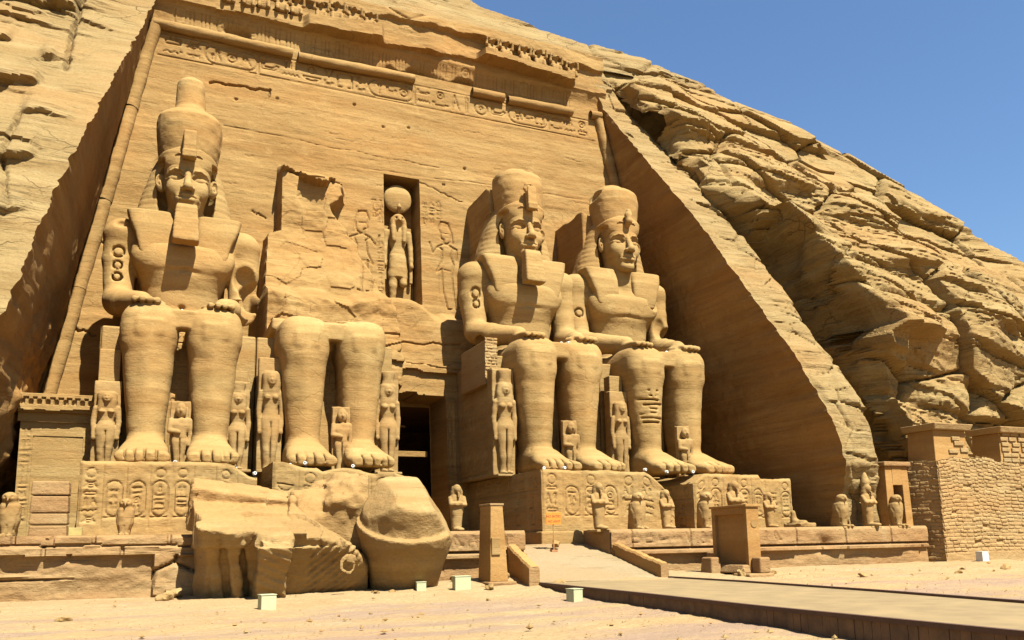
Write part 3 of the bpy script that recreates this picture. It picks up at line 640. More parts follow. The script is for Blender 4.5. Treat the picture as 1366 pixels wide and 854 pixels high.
for s in (-1, 1):
    zz = [2.4, 9.5, 15.3, 20.4, 26.2, 31.75]
    for a, b in zip(zz[:-1], zz[1:]): torus([(s*(FW(a)+.05), FY(a)-.06, a+.02), (s*(FW(b)+.05), FY(b)-.06, b-.03)], .36, int(a)+50*s+60)
for a, b, za, zb in ((-14.7, -6.85, 31.85, 31.75), (-6.5, .9, 31.6, 31.72), (4.9, 7.2, 31.7, 31.72), (7.5, 12.4, 31.62, 31.75), (13.9, 14.75, 31.8, 31.85)):
    torus([(a, FY(31.7)-.20, za), (b, FY(31.7)-.20, zb)], .30, int(a)+90)
def cornice():
    r = Relief(-15.2, 15.2, 31.7, 36.6, .058); rng = random.Random(8); U, V = np.meshgrid(r.u, r.v, indexing='ij'); Z0 = U*0
    e = np.interp(U, [-15.2, -14.4, -6.3, -6.0, -1.5, -1.2, .4, 1.8, 3.0, 5.2, 5.5, 12.2, 12.5, 15.2], [.15, .22, .30, .8, 1.05, .4, .35, .6, .25, .25, 1.15, 1.1, .15, .1])
    cav = np.clip((V-32.1)/1.35, 0, 1)**2.2
    lip = 33.45+.12*fbm(U*.8, Z0, Z0, 3, 121)+np.interp(U, [-6, -1, 5.5, 12.5], [0, .1, .55, .05])
    front = cav*.35+np.where(V > lip, e, 0)*sstep(lip, lip+.05, V)
    shelf = 34.25+.1*fbm(U*.7, Z0, Z0, 3, 122)+np.interp(U, [-15, -6, -1, 5.5, 13.5], [-.3, 0, .25, .2, -.2])
    back = sstep(0, .08, V-shelf)
    up = sstep(1.35, 1.5, V-shelf+.2*fbm(U*.9, Z0, Z0, 3, 124))
    h = front*(1-back)+back*(.12*(1-up)+up*(.5+.3*fbm(U*.3, V*.3, Z0, 3, 125)))
    broken = .5*sstep(.28, .5, fbm(U*.35, V*.5, Z0, 3, 126))*sstep(33.0, 32.3, V)
    r.h = (h-broken+.06*fbm(U*1.2, V*2.2, Z0, 4, 123)+rockdisp(U, V, 11, 1.0, 3.4)*.22*back*up).astype(np.float32)
    x = -13.6
    while x < 12.5:
        if rng.random() < .25: r.cartouche(x, x+.62, 32.2, 33.3, .04, .06); r.column(x+.16, 32.35, 33.2, .3, .03, .05, rng); x += .85
        else:
            for k in range(rng.randint(2, 4)): r.pl([(x, 32.2), (x, 33.2)], .035, .06); x += .22
            x += .2
    relief_face('cornice', r, lambda u, v, h: (u, FY(v)-h, v), M['facade'], temple)
cornice()
# passage and dark hall behind the doorway
mb = MB()
def quad(a, b, c, d): mb.add([a, b, c, d], [(0, 1, 2, 3)])
y0, y1, y2, zf, zt = .2, 1.5, 18.0, 1.9, 10.75
for s in (-1, 1):
    quad((s*1.86, y0, zf), (s*1.86, y1, zf), (s*1.86, y1, zt), (s*1.86, y0, zt)); quad((s*1.86, y1, zf), (s*7, y1, zf), (s*7, y1, zt), (s*1.86, y1, zt)); quad((s*7, y1, zf), (s*7, y2, zf), (s*7, y2, zt), (s*7, y1, zt))
quad((-7, y2, zf), (7, y2, zf), (7, y2, zt), (-7, y2, zt)); quad((-7, y1, zt), (7, y1, zt), (7, y2, zt), (-7, y2, zt)); quad((-7, y1, zf), (7, y1, zf), (7, y2, zf), (-7, y2, zf)); quad((-1.86, y0, zt), (1.86, y0, zt), (1.86, y1, zt), (-1.86, y1, zt)); quad((-1.86, y0-2, zf), (1.86, y0-2, zf), (1.86, y1, zf), (-1.86, y1, zf))
mb.build('door_passage', M['flank'], temple)
mb = MB(); mb.hexa((-1.85, 1.0, 7.0), (1.4, 1.25, 7.32)); mb.build('door_beam', M['facade'], temple, .02)
mb = MB(); mb.hexa((-1.8, 1.9, 8.85), (.3, 2.1, 8.95)); mb.build('door_beam', M['flank'], temple, .01)

# baboons sitting in a row on the cornice, arms raised
frieze = thing('baboon_frieze', 'row of carved squatting baboons with raised arms along the top of the facade', 'frieze')
def baboon():
    v = Vol((-.62, -.6, -.05), (.62, .35, 1.65), .05)
    v.loft(2, [0, .3, .7, 1.05], 0, 0, [.36, .42, .38, .3], [.34, .36, .3, .24], 2.4, .1)
    v.ell((0, -.12, 1.3), (.27, .28, .25), .08).ell((0, -.38, 1.22), (.13, .18, .11), .06)
    for s in (-1, 1):
        v.cone((s*.3, 0, 1.0), (s*.5, -.22, .85), .12, .1, .05).cone((s*.5, -.22, .85), (s*.48, -.3, 1.4), .1, .08, .04)
        v.cone((s*.28, -.25, .5), (s*.3, -.4, .05), .16, .12, .06)
    v.noise(.02, .3, 4); return v.mesh('baboon', M['facade'], frieze)
b0 = baboon()
bx = [(-10.7, 34.0), (-9.6, 34.05), (-8.6, 34.15), (-7.6, 34.2), (-6.7, 34.2), (-5.2, 34.35), (-4.2, 34.4), (-3.1, 34.45), (-2.1, 34.5), (6.3, 34.6), (7.3, 34.55), (8.7, 34.5), (9.9, 34.45), (11.1, 34.35), (12.4, 34.25)]
for i, (x, z) in enumerate(bx):
    o = b0 if i == 0 else dup(b0, frieze)
    o.location = (x, 2.15, z-.02); o.rotation_euler = (0, 0, random.uniform(-.15, .15)); k = random.uniform(.86, .98); o.scale = (k, k*1.2, k*random.uniform(.85, 1.0))
# ------------------------------------------------------------------ the four seated colossi (local z from the soles)
F0 = 5.3
def legs(v):
    for s in (-1, 1):
        v.loft(2, [.1, .7, 1.4, 2.4, 3.6, 4.8, 5.8, 6.6, 7.2], [s*1.27, s*1.27, s*1.28, s*1.3, s*1.32, s*1.33, s*1.34, s*1.34, s*1.34], [-7.05, -7.05, -7.05, -7.0, -6.95, -6.95, -7.0, -6.95, -6.8],
               [.84, .76, .74, .83, .95, 1.04, 1.1, 1.1, .98], [1.0, .95, .95, 1.05, 1.12, 1.18, 1.22, 1.2, 1.05], 3.0, .15, cap=.5)
        v.loft(1, [-8.15, -7.6, -6, -3, -1], s*1.35, [6.0, 6.05, 6.1, 6.15, 6.2], [1.0, 1.12, 1.2, 1.3, 1.3], [1.0, 1.12, 1.1, 1.1, 1.1], 2.8, .3, cap=.6)
        v.box((s*1.34, -8.17, 6.02), (.56, .17, .4), .16, .15)
        v.cone((s*1.34, -8.02, 5.4), (s*1.28, -7.85, 1.6), .2, .16, .5)          # shin bone
        # foot
        v.loft(1, [-10.25, -9.9, -9.2, -8.4, -7.6, -6.3], [s*1.33, s*1.33, s*1.31, s*1.28, s*1.27, s*1.27], [.26, .3, .42, .62, .7, .6], [.98, 1.02, 1.0, .9, .84, .8], [.26, .32, .44, .68, .8, .7], 2.3, .25, cap=.2)
        for i, (dx, r, y) in enumerate(((-.74, .27, -10.36), (-.27, .2, -10.42), (.13, .19, -10.34), (.49, .175, -10.22), (.8, .16, -10.05))):
            xx = s*1.33+s*dx*1.0; v.loft(1, [y-.12, y+.2, y+.9], xx, [.2, .24, .3], [r*.95, r*1.05, r], [.2, .25, .28], 2.4, .05, cap=.12)
            v.box((xx, y-.1, .33), (r*.5, .05, .07), .03, .03)
        for dx in (-.5, -.06, .32, .66): v.box((s*1.33+s*dx, -10.25, .42), (.028, .5, .3), .02, .06, '-')
    v.op(lambda X, Y, Z: -Z+0*X+0*Y, [-4, -11, -.5], [4, 2, .2], 0, '&', .01)
    v.box((0, -7.55, 6.55), (.55, .42, .42), .06, .04)
    return v
def trunk(v):
    v.loft(2, [6.3, 7.2, 8.2, 9.2, 10.2, 11.2, 12.0, 12.7], 0, [-2.2, -2.3, -2.3, -2.35, -2.5, -2.45, -2.2, -2.0], [2.2, 1.85, 1.72, 1.85, 2.2, 2.55, 2.6, 1.9], [1.7, 1.5, 1.35, 1.4, 1.55, 1.5, 1.2, .8], 2.5, .3, cap=.4)
    for s in (-1, 1):
        v.ell((s*1.1, -3.42, 10.75), (1.2, .52, .8), .45)
        v.ell((s*2.75, -2.3, 12.0), (.95, .95, .85), .35)
        v.path([(s*2.85, -2.3, 11.9), (s*2.92, -2.35, 10.6), (s*2.86, -2.75, 8.75)], [.84, .76, .66], .15)
        v.path([(s*2.85, -2.95, 8.45), (s*2.5, -4.4, 8.0), (s*1.75, -6.3, 7.62)], [.72, .62, .46], .2)
        v.ell((s*1.55, -6.7, 7.42), (.62, .6, .26), .15)
        for i in range(4): v.loft(1, [-8.25+.12*abs(i-1.3), -7.5, -6.6], s*1.55+(-.45+.3*i), [7.26, 7.38, 7.42], [.14, .15, .16], [.14, .16, .2], 2.2, .05, cap=.1)
        v.path([(s*(1.55-.45), -6.4, 7.42), (s*.88, -6.9, 7.38), (s*.92, -7.4, 7.3)], [.17, .15, .12], .06)
    v.ell((0, -3.62, 8.2), (.14, .16, .11), .12, '-')
    v.path([(-2.0, -3.72, 9.95), (-1.1, -4.02, 9.85), (0, -3.95, 10.05)], [.03, .045, .03], .2, '-'); v.path([(2.0, -3.72, 9.95), (1.1, -4.02, 9.85), (0, -3.95, 10.05)], [.03, .045, .03], .2, '-')
    v.loft(2, [6.3, 7.05, 7.3], 0, -3.6, [1.9, 2.0, 1.9], [2.2, 1.4, .9], 2.6, .3)         # lap
    v.box((0, .1, 9.0), (2.1, 1.7, 3.6), .2, .1)                                       # stone left behind the body
    v.cone((0, -2.7, 12.2), (0, -2.9, 13.4), 1.0, .85, .3)
    return v
base_l = legs(Vol((-4, -10.85, -.1), (4, 1.6, 13.5), .072))
base_f = trunk(base_l.copy())

def head_vol():
    v = Vol((-1.75, -5.0, 12.5), (1.75, -1.6, 16.9), .036)
    v.loft(2, [12.85, 13.05, 13.35, 13.7, 14.2, 14.7, 15.2, 15.8, 16.4], 0, [-3.4, -3.28, -3.15, -3.08, -3.02, -3.0, -2.98, -2.95, -2.9], [.36, .54, .70, .85, .99, 1.08, 1.11, 1.11, 1.0], [.7, .92, 1.06, 1.14, 1.18, 1.17, 1.19, 1.15, 1.0], 2.5, .1, cap=.2)
    v.cone((0, -2.6, 12.4), (0, -2.8, 13.6), .92, .8, .2)
    v.ell((0, -4.02, 13.12), (.42, .26, .24), .2)
    for s in (-1, 1):
        v.ell((s*.48, -3.80, 14.2), (.44, .34, .42), .35)
        # almond eye: a lens-shaped recess with the ball of the eye inside
        v.op(lambda X, Y, Z, s=s: smax(np.maximum(np.sqrt((X-s*.54)**2+(Z-14.72-.24-s*X*.04)**2), np.sqrt((X-s*.54)**2+(Z-14.72+.24-s*X*.04)**2))-.435+0*Y, Y+4.0+.45*np.maximum(0, np.abs(X)-.5)*-1*1.0, .03), [s*.54-.42, -4.6, 14.4], [s*.54+.42, -3.85, 15.0], .05, '-')
        v.ell((s*.53, -3.80, 14.71), (.36, .24, .20), .02)
        v.path([(s*.17, -4.15, 14.98), (s*.34, -4.2, 15.10), (s*.58, -4.14, 15.13), (s*.82, -3.96, 15.06), (s*1.0, -3.72, 14.93)], [.04, .05, .055, .05, .03], .06)
        v.path([(s*.86, -3.93, 14.72), (s*1.04, -3.68, 14.70)], [.03, .02], .04)
        v.ell((s*.22, -4.38, 14.08), (.13, .17, .12), .06)
        v.ell((s*.57, -4.06, 13.68), (.06, .1, .07), .14, '-')
        v.ell((s*1.22, -3.02, 14.72), (.16, .36, .48), .04, rot=rotm('Z', s*42)); v.ell((s*1.33, -3.22, 14.8), (.09, .17, .28), .04, '-', rot=rotm('Z', s*42)); v.ell((s*1.28, -3.14, 14.7), (.05, .1, .15), .03)
    v.path([(0, -4.14, 15.02), (0, -4.36, 14.55), (0, -4.56, 14.15)], [.13, .155, .2], .09)
    v.ell((0, -4.56, 14.09), (.22, .17, .15), .06)
    v.box((0, -4.62, 13.86), (.5, .32, .09), .03, .05, '-')
    v.ell((0, -4.06, 13.66), (.55, .22, .24), .15)
    v.path([(-.50, -4.05, 13.71), (-.2, -4.26, 13.80), (0, -4.27, 13.77), (.2, -4.26, 13.80), (.50, -4.05, 13.71)], [.05, .10, .095, .10, .05], .02)
    v.path([(-.44, -4.06, 13.65), (-.2, -4.24, 13.55), (.2, -4.24, 13.55), (.44, -4.06, 13.65)], [.05, .12, .12, .05], .02)
    v.path([(-.55, -4.06, 13.69), (-.2, -4.38, 13.675), (.2, -4.38, 13.675), (.55, -4.06, 13.69)], [.03, .036, .036, .03], .02, '-')
    v.path([(-.2, -4.27, 13.38), (.2, -4.27, 13.38)], [.06, .06], .12, '-')
    v.noise(.007, .35, 7); return v
HEAD = head_vol()
def cloth_vol(seed, stripes=True):
    v = Vol((-2.95, -5.1, 9.6), (2.95, 1.6, 17.3), .055)
    # band over the brow, flush with the forehead, its upper edge arched
    v.loft(2, [15.22, 15.6, 16.1, 16.6, 16.9], 0, [-2.9, -2.9, -2.86, -2.8, -2.7], [1.13, 1.40, 1.47, 1.44, 1.40], [1.235, 1.26, 1.27, 1.2, 1.1], 2.3, .05, cap=.04)
    for s in (-1, 1): v.box((s*1.28, -3.2, 15.2), (.17, .8, .60), .08, .03, '-')
    v.op(lambda X, Y, Z: 16.42-.42*(X/1.35)**2-Z+0*Y, [-1.6, -4.4, 15.5], [1.6, -1, 17], .03, '-')
    w = v.copy(); w.d[:] = 5
    w.loft(2, [11.9, 12.8, 14.0, 15.2, 15.9, 16.3], 0, -1.7, [2.55, 2.5, 2.2, 1.85, 1.62, 1.42], [1.35, 1.35, 1.38, 1.42, 1.5, 1.35], 3, .08, cap=.1)                # sides behind the ears
    w.loft(2, [12.0, 13.5, 14.6, 15.3, 15.62], 0, -4.0, [1.1, 1.36, 1.47, 1.44, 1.3], [2.4, 2.0, 1.75, 1.55, 1.35], 4, .03, '-', cap=.05)
    v.d = smin(v.d, w.d, .03)
    for s in (-1, 1):   # lappets on the chest
        v.loft(2, [10.7, 10.9, 11.5, 12.3, 13.05], [s*1.3, s*1.3, s*1.36, s*1.5, s*1.62], [-3.62, -3.64, -3.6, -3.35, -2.9], [.66, .74, .82, .98, 1.08], [.28, .28, .33, .52, .75], 5, .04, cap=.05)
    v.d += (.006*np.sin(v.ax[2]*2*math.pi/.33))[None, None, :]*(v.ax[1] < -2)[None, :, None]*(v.ax[2] > 13.3)[None, None, :]
    v.noise(.014, .6, seed); return v
def crown_vol(kind, seed):
    v = Vol((-1.9, -4.9, 15.9), (1.9, 1.6, 21.6), .06)
    if kind == 0:      # red crown with the bulb of the white crown above
        v.loft(2, [15.9, 16.8, 17.6, 18.25, 18.6], 0, [-2.65, -2.7, -2.75, -2.75, -2.7], [1.34, 1.48, 1.56, 1.55, 1.3], [1.34, 1.42, 1.45, 1.42, 1.2], 2.2, .05, cap=.12)
        v.loft(2, [18.3, 18.7, 19.2, 20.0, 20.6, 20.9], 0, -2.4, [1.12, .92, .74, .70, .68, .5], [1.05, .9, .74, .7, .66, .5], 2.1, .12, cap=.2)
        v.loft(2, [16.5, 18.3, 18.75], [1.2, 1.35, 1.4], [-1.7, -1.6, -1.55], [.3, .34, .3], [.5, .5, .4], 2.4, .1)
    else:
        v.loft(2, [15.9, 16.8, 17.6, 18.1, 18.4], 0, [-2.6, -2.65, -2.65, -2.6, -2.5], [1.34, 1.46, 1.52, 1.5, 1.42], [1.34, 1.4, 1.42, 1.38, 1.25], 2.2, .05, cap=.1)
        v.loft(2, [18.2, 18.6, 19.0], [.1, .1, .1], [-2.3, -2.2, -2.1], [1.32, 1.1, .7], [1.2, 1.0, .6], 2.2, .1)
        if kind == 2: v.ell((-1.55, -2.6, 18.2), (.75, .9, .55), .05, '-').ell((.9, -3.6, 18.9), (.8, .8, .45), .05, '-')
        else: v.ell((1.4, -3.4, 18.6), (.6, .7, .35), .05, '-')
    v.noise(.03, .5, seed); return v
def uraeus_vol(kind):
    v = Vol((-.9, -5.2, 15.3), (.9, -3.4, 17.6), .04)
    if kind == 0: v.box((0, -4.34, 16.35), (.30, .26, .72), .03, .03).box((0, -4.50, 15.82), (.34, .2, .2), .04, .05)
    elif kind == 1: v.box((.04, -4.42, 16.4), (.27, .22, .70), .04, .03, rot=rotm('X', -4)).box((.04, -4.55, 15.85), (.3, .2, .2), .05, .05).path([(-.2, -4.4, 16.7), (-.34, -4.42, 16.95), (-.26, -4.45, 17.2), (-.02, -4.5, 17.22)], [.08, .1, .1, .08], .05)
    else: v.path([(0, -4.15, 15.75), (0, -4.4, 15.95), (0, -4.35, 16.35), (0, -4.4, 16.6)], [.18, .2, .22, .15], .08)
    for s in (-1, 1): v.path([(s*.2, -4.16, 15.95), (s*.48, -4.12, 15.98), (s*.62, -4.06, 15.88)], [.05, .06, .05], .03)
    v.noise(.012, .25, 3); return v
def beard_vol():
    v = Vol((-.95, -5.5, 10.8), (.95, -3.6, 13.4), .045)
    v.loft(2, [11.2, 11.4, 12.2, 13.0, 13.2], 0, [-4.66, -4.66, -4.54, -4.38, -4.3], [.61, .61, .56, .5, .46], [.42, .42, .4, .36, .3], 9, .02, cap=.03)
    v.d += (.004*np.sin(v.ax[2]*2*math.pi/.2))[None, None, :]
    v.noise(.012, .3, 5); return v
def throne(parent, seed, fill=0):
    rng = random.Random(seed); g = M['ped']
    r = Relief(-5.9, 1.3, 0, 6.5, .07); r.rect(-5.7, 1.0, .3, 6.2, .05, .07)
    for k in range(4): r.column(-5.4+k*1.5, 2.6, 6.0, 1.1, .045, .07, rng)
    for k in range(5): r.ring((-5.2+k*1.3, 1.3), .32, .05, .07); r.pl([(-5.3+k*1.3, .4), (-5.1+k*1.3, 1.0), (-4.8+k*1.3, .5)], .05, .07)
    N = fbm(r.u[:, None]*.6, r.v[None]*.9, 0*r.u[:, None], 3, seed)*.06
    mb = MB(); mb.hexa((-3.3, -5.9, 0), (3.3, 1.3, 6.5)); o = mb.build('throne', g, parent, .08)
    relief_face('throne_side', r, lambda u, v, h: (-3.34-h-N, u, v), g, o)
    r2 = Relief(-.5, .5, .05, 5.9, .05); r2.column(-.32, 2.9, 5.7, .64, .045, .08, rng); r2.rect(-.42, .42, .1, 5.85, .03, .05)
    relief_face('inscribed_strip', r2, lambda u, v, h: (u, -6.3-h, v), g, o)
    mb = MB(); mb.hexa((-.55, -6.26, 0), (.55, -5.9, 5.95)); mb.build('strip_block', g, o, .02)
    return o
def colossus(cx, label, kind, head=True, beard=True, slab=None, seed=0, damage=None):
    t = thing('colossal_statue', label, 'statue', (cx, 0, F0), 0, 'seated colossi in front of the temple')
    v = (base_f if head else base_l).copy()
    if damage: damage(v)
    v.noise(.022, (1.6, 1.6, .6), 30+seed, 3); v.mesh('body', M['statue'], t)
    throne(t, 200+seed)
    if slab is not None:
        w, top, sh = slab
        s = Vol((-3, -2.4, 11), (3, 2.6, 18.6), .09); s.box((sh, .4, 14.2), (w, 2.5, top-14.2), .06, .05); s.ell((sh+w*.9, -1.6, top), (.9, .8, .7), .1, '-'); s.ell((sh-w*.7, -2.0, top+.1), (.6, .6, .35), .1, '-'); s.noise(.06, .9, seed); s.mesh('back_pillar', M['facade'], t)
    if head:
        h = HEAD.mesh('head', M['statue'], t)
        cloth_vol(seed).mesh('headcloth', M['statue'], t); crown_vol(kind, seed).mesh('crown', M['statue'], t); uraeus_vol(kind).mesh('cobra', M['statue'], t)
        if beard: beard_vol().mesh('beard', M['statue'], t)
    return t
def dmg1(v):
    v.ell((3.0, -3.6, 10.1), (.75, 1.1, .8), .1, '-').ell((3.35, -2.9, 9.3), (.7, 1.0, .9), .1, '-').box((2.6, -4.3, 8.3), (.9, 1.2, .6), .1, .1, '-')
    v.ell((-2.9, -3.4, 12.35), (.35, .5, .25), .1, '-')
    for (z, a) in ((10.9, .26), (10.2, .2), (9.6, .2)): v.op(lambda X, Y, Z, z=z, a=a: np.abs(np.sqrt((X+2.95)**2+((Z-z)*1.0)**2)-a)-.05+0*Y, [-3.4, -3.6, z-.4], [-2.5, -2.9, z+.4], .03, '-', .02)
def dmg2(v):
    v.ell((.9, -7.9, 7.25), (.3, .4, .2), .1, '-')
    for s in (-1, 1): v.box((s*1.4, -4.6, 7.1), (1.3, 1.8, .3), .1, .2)
def dmg3(v):
    v.ell((-2.9, -4.0, 7.6), (.5, .7, .5), .1, '-')
    v.path([(-.35, -8.1, 3.3), (-1.0, -8.25, 2.9), (-1.7, -8.1, 2.0), (-1.9, -7.9, 1.2)], [.03]*4, .03, '-')
    for (z, a) in ((10.75, .25), (10.1, .2)): v.op(lambda X, Y, Z, z=z, a=a: np.abs(np.sqrt((X+2.95)**2+((Z-z)*.8)**2)-a)-.05+0*Y, [-3.4, -3.6, z-.4], [-2.5, -2.9, z+.4], .03, '-', .02)
def dmg4(v):
    v.ell((2.0, -3.9, 11.0), (.6, .5, .4), .08, '-').ell((2.6, -3.4, 9.7), (.5, .5, .8), .08, '-').ell((3.3, -3.0, 9.2), (.5, .7, .6), .1, '-')
    for i in range(8):   # courses of repair stones set into the shin
        z = 2.9+i*.25; v.box((-1.35+.22*math.sin(i*2.2), -8.0, z+.04*math.sin(i*3.1)), (.5+.25*math.sin(i*1.7), .22, .03), .02, .05, '-', rot=rotm('Y', 4*math.sin(i*2.7)))
    v.op(lambda X, Y, Z: np.abs(np.sqrt((X+2.95)**2+(Z-10.2)**2)-.26)-.05+0*Y, [-3.4, -3.6, 9.7], [-2.5, -2.9, 10.7], .03, '-', .02)
CX = [-12.6, -5.956, 5.956, 12.602]
colossus(CX[0], 'leftmost seated colossus, complete, wearing the tall double crown with its bulb', 0, True, True, None, 1, dmg1)
colossus(CX[1], 'broken seated colossus of which only lower legs and lap remain, left of the doorway', 0, False, False, None, 2, dmg2)
bearded = colossus(CX[2], 'seated colossus with long square beard just right of the doorway', 1, True, True, (1.75, 17.9, .1), 3, dmg3)
colossus(CX[3], 'rightmost seated colossus, beardless, in front of the dark side wall', 2, True, False, (1.9, 17.2, -.1), 4, dmg4)

# ------------------------------------------------------------------ pedestals
def pedestal(label, x0, x1, y0, y1, z0, z1, seed, cols, cut=None, side=True, plinth=None):
    rng = random.Random(seed); t = thing('statue_pedestal', label, 'pedestal', (0, 0, 0), 0, 'inscribed pedestals under the colossi')
    r = Relief(x0, x1, z0, z1, .045); w = (x1-x0)/cols; U, V = np.meshgrid(r.u, r.v, indexing='ij')
    for k in range(cols):
        a = x0+k*w
        r.pl([(a+.02, z0+.3), (a+.02, z1-.15)], .02, .04)
        if rng.random() < .5: r.ring((a+w*.5, z1-.45), w*.22, .03, .05)
        if rng.random() < .4: r.cartouche(a+w*.15, a+w*.85, z0+.75, z1-.75, .03, .06); r.column(a+w*.28, z0+.9, z1-.95, w*.42, .028, .055, rng)
        else: r.column(a+w*.18, z0+.5, z1-.7, w*.62, .03, .06, rng)
    r.h = (.05*fbm(U*.8, V*1.1, U*0, 4, seed)+.02*fbm(U*4, V*4, U*0, 2, seed+1)-.5*np.clip(.12-(z1-V), 0, .12)*(1+1.5*fbm(U*1.5, U*0, U*0, 3, seed+2))).astype(np.float32)
    top = z1+.05*fbm(r.u*.9, r.u*0, r.u*0, 3, seed+3)+.02*fbm(r.u*5, r.u*0, r.u*0, 2, seed+4)
    drop = cut(r.u) if cut else r.u*0
    Zm = z0+(V-z0)*((top-drop-z0)/(z1-z0))[:, None]
    ends = sstep(0, .12, r.u-x0)*sstep(0, .12, x1-r.u)
    P = np.stack([U, y0-(r.h-r.c)*1.0+(1-ends)[:, None]*.06, Zm], -1); grid_mesh('inscribed_front', P, M['ped'], t)
    yy = np.linspace(0, 1, 40); A, B = np.meshgrid(r.u, yy, indexing='ij')
    Y0 = P[:, -1, 1][:, None]; Y = Y0+(y1-Y0)*B; Z = P[:, -1, 2][:, None]+.06*fbm(A*1.2, Y*1.2, A*0, 3, seed+5)*sstep(0, .1, B)
    grid_mesh('top_face', np.stack([A, Y, Z], -1), M['ped'], t)
    for sx, fl, i in ((x0, True, 0), (x1, False, -1)):
        rs = Relief(0, y1-y0, 0, 1, .06); rs = Relief(y0, y1, z0, z1, .06)
        if side and sx == x0:
            rs.pl([(y0+.3, z1-.9), (y1-.5, z1-.9)], .03, .05)
            for k in range(6): rs.column(y0+.5+k*1.5, z1-.85, z1-.1, .5, .03, .06, rng)
            for k in range(5): rs.glyph('seated', y0+.6+k*1.7, z0+.3, 1.0, 1.4, .04, .07)
        UU, VV = np.meshgrid(rs.u, rs.v, indexing='ij'); q = (VV-z0)/(z1-z0); zt = P[i, -1, 2]
        X = sx+(-1 if fl else 1)*((.06*fbm(UU*.8, VV*1.2, UU*0, 3, seed+6+i)-rs.c)*sstep(0, .15, UU-y0)-.06*(1-sstep(0, .15, UU-y0)))
        yq = UU+(P[i, 0, 1]-y0)*(1-sstep(0, .5, UU-y0))
        grid_mesh('side_face', np.stack([X, yq, z0+q*(zt-z0)], -1), M['ped'], t, flip=fl)
    if plinth:
        mb = MB(); mb.hexa((x0-.12, y0-.1, plinth), (x1+.1, y1, z0-.002)); mb.build('plinth', M['ped'], t, .05)
    return t
pedestal('broad inscribed pedestal under the leftmost colossus, its right top corner broken', -16.05, -9.65, -11.2, -1, 2.4, 5.25, 301, 8, lambda u: .55*sstep(-10.9, -9.7, u))
pedestal('damaged pedestal under the broken colossus, half hidden by fallen blocks', -9.05, -3.0, -11.2, -1, 2.4, 5.25, 302, 6, lambda u: .12*np.sin(u*2.3)+.35*sstep(-4.4, -3.2, u)+.2*sstep(-7.3, -7.0, u))
pedestal('inscribed pedestal beside the ramp with cartouches and a sloping broken right corner', 3.05, 10.3, -11.2, -1, 2.4, 5.25, 303, 7, lambda u: 1.5*np.clip((u-8.6)/1.7, 0, 1)**1.5, plinth=1.4)
pedestal('rightmost inscribed pedestal under the beardless colossus', 11.5, 17.75, -11.2, -1, 2.3, 5.2, 304, 7, lambda u: .5*np.clip((12.2-u)/.7, 0, 1)+.2*sstep(15.6, 15.8, u))
# ------------------------------------------------------------------ Ra in the niche
def ra():
    t = thing('falcon_headed_god_statue', 'falcon headed god with a large sun disc standing in the niche above the door', 'statue', (-.12, 2.35, 16.45))
    v = Vol((-1.15, -1.1, -.1), (1.15, .9, 6.9), .045)
    v.loft(2, [2.6, 3.1, 3.6, 4.2, 4.75, 5.0], 0, 0, [.5, .52, .42, .56, .66, .45], [.36, .36, .3, .36, .34, .25], 2.4, .12)
    v.loft(2, [1.75, 2.2, 3.0, 3.2], 0, -.05, [.62, .6, .53, .5], [.42, .42, .37, .34], 2.6, .04, cap=.05)                # kilt
    v.path([(-.3, -.1, 2.0), (-.32, -.15, 1.2), (-.32, -.1, .3)], [.3, .25, .19], .08); v.ell((-.32, -.4, .14), (.22, .5, .16), .08)
    v.path([(.3, -.05, 2.0), (.33, -.25, 1.35)], [.3, .24], .08)
    for s in (-1, 1):
        v.path([(s*.72, 0, 4.7), (s*.82, -.02, 3.8), (s*.84, -.15, 2.75)], [.2, .17, .14], .06); v.ell((s*.84, -.2, 2.55), (.14, .18, .22), .05)
        v.path([(s*.36, -.3, 4.95), (s*.33, -.38, 4.1)], [.17, .13], .05)
    v.cone((0, 0, 4.8), (0, -.05, 5.3), .3, .3, .1).ell((0, -.12, 5.5), (.42, .46, .42), .1).cone((0, -.45, 5.5), (0, -.72, 5.32), .16, .05, .06)
    for s in (-1, 1): v.ell((s*.34, -.1, 5.2), (.2, .35, .5), .1); v.ell((s*.2, -.47, 5.55), (.07, .07, .07), .02, '-')
    v.box((.84, -.1, 1.95), (.1, .1, .5), .03, .03).box((-.84, -.1, 2.0), (.1, .1, .45), .03, .03)
    v.noise(.02, .4, 5); b = v.mesh('body', M['statue'], t)
    v = Vol((-1.05, -.6, 5.6), (1.05, .5, 8.1), .045); v.ell((0, 0, 6.95), (.9, .3, .93), .05).path([(0, -.25, 6.0), (0, -.42, 6.3), (0, -.38, 6.5)], [.1, .12, .05], .05)
    v.noise(.01, .4, 6); v.mesh('sun_disc', M['statue'], t)
    mb = MB(); mb.hexa((-.95, .2, 0), (.95, .75, 5.2)); mb.build('back_slab', M['facade'], t, .05)
ra()
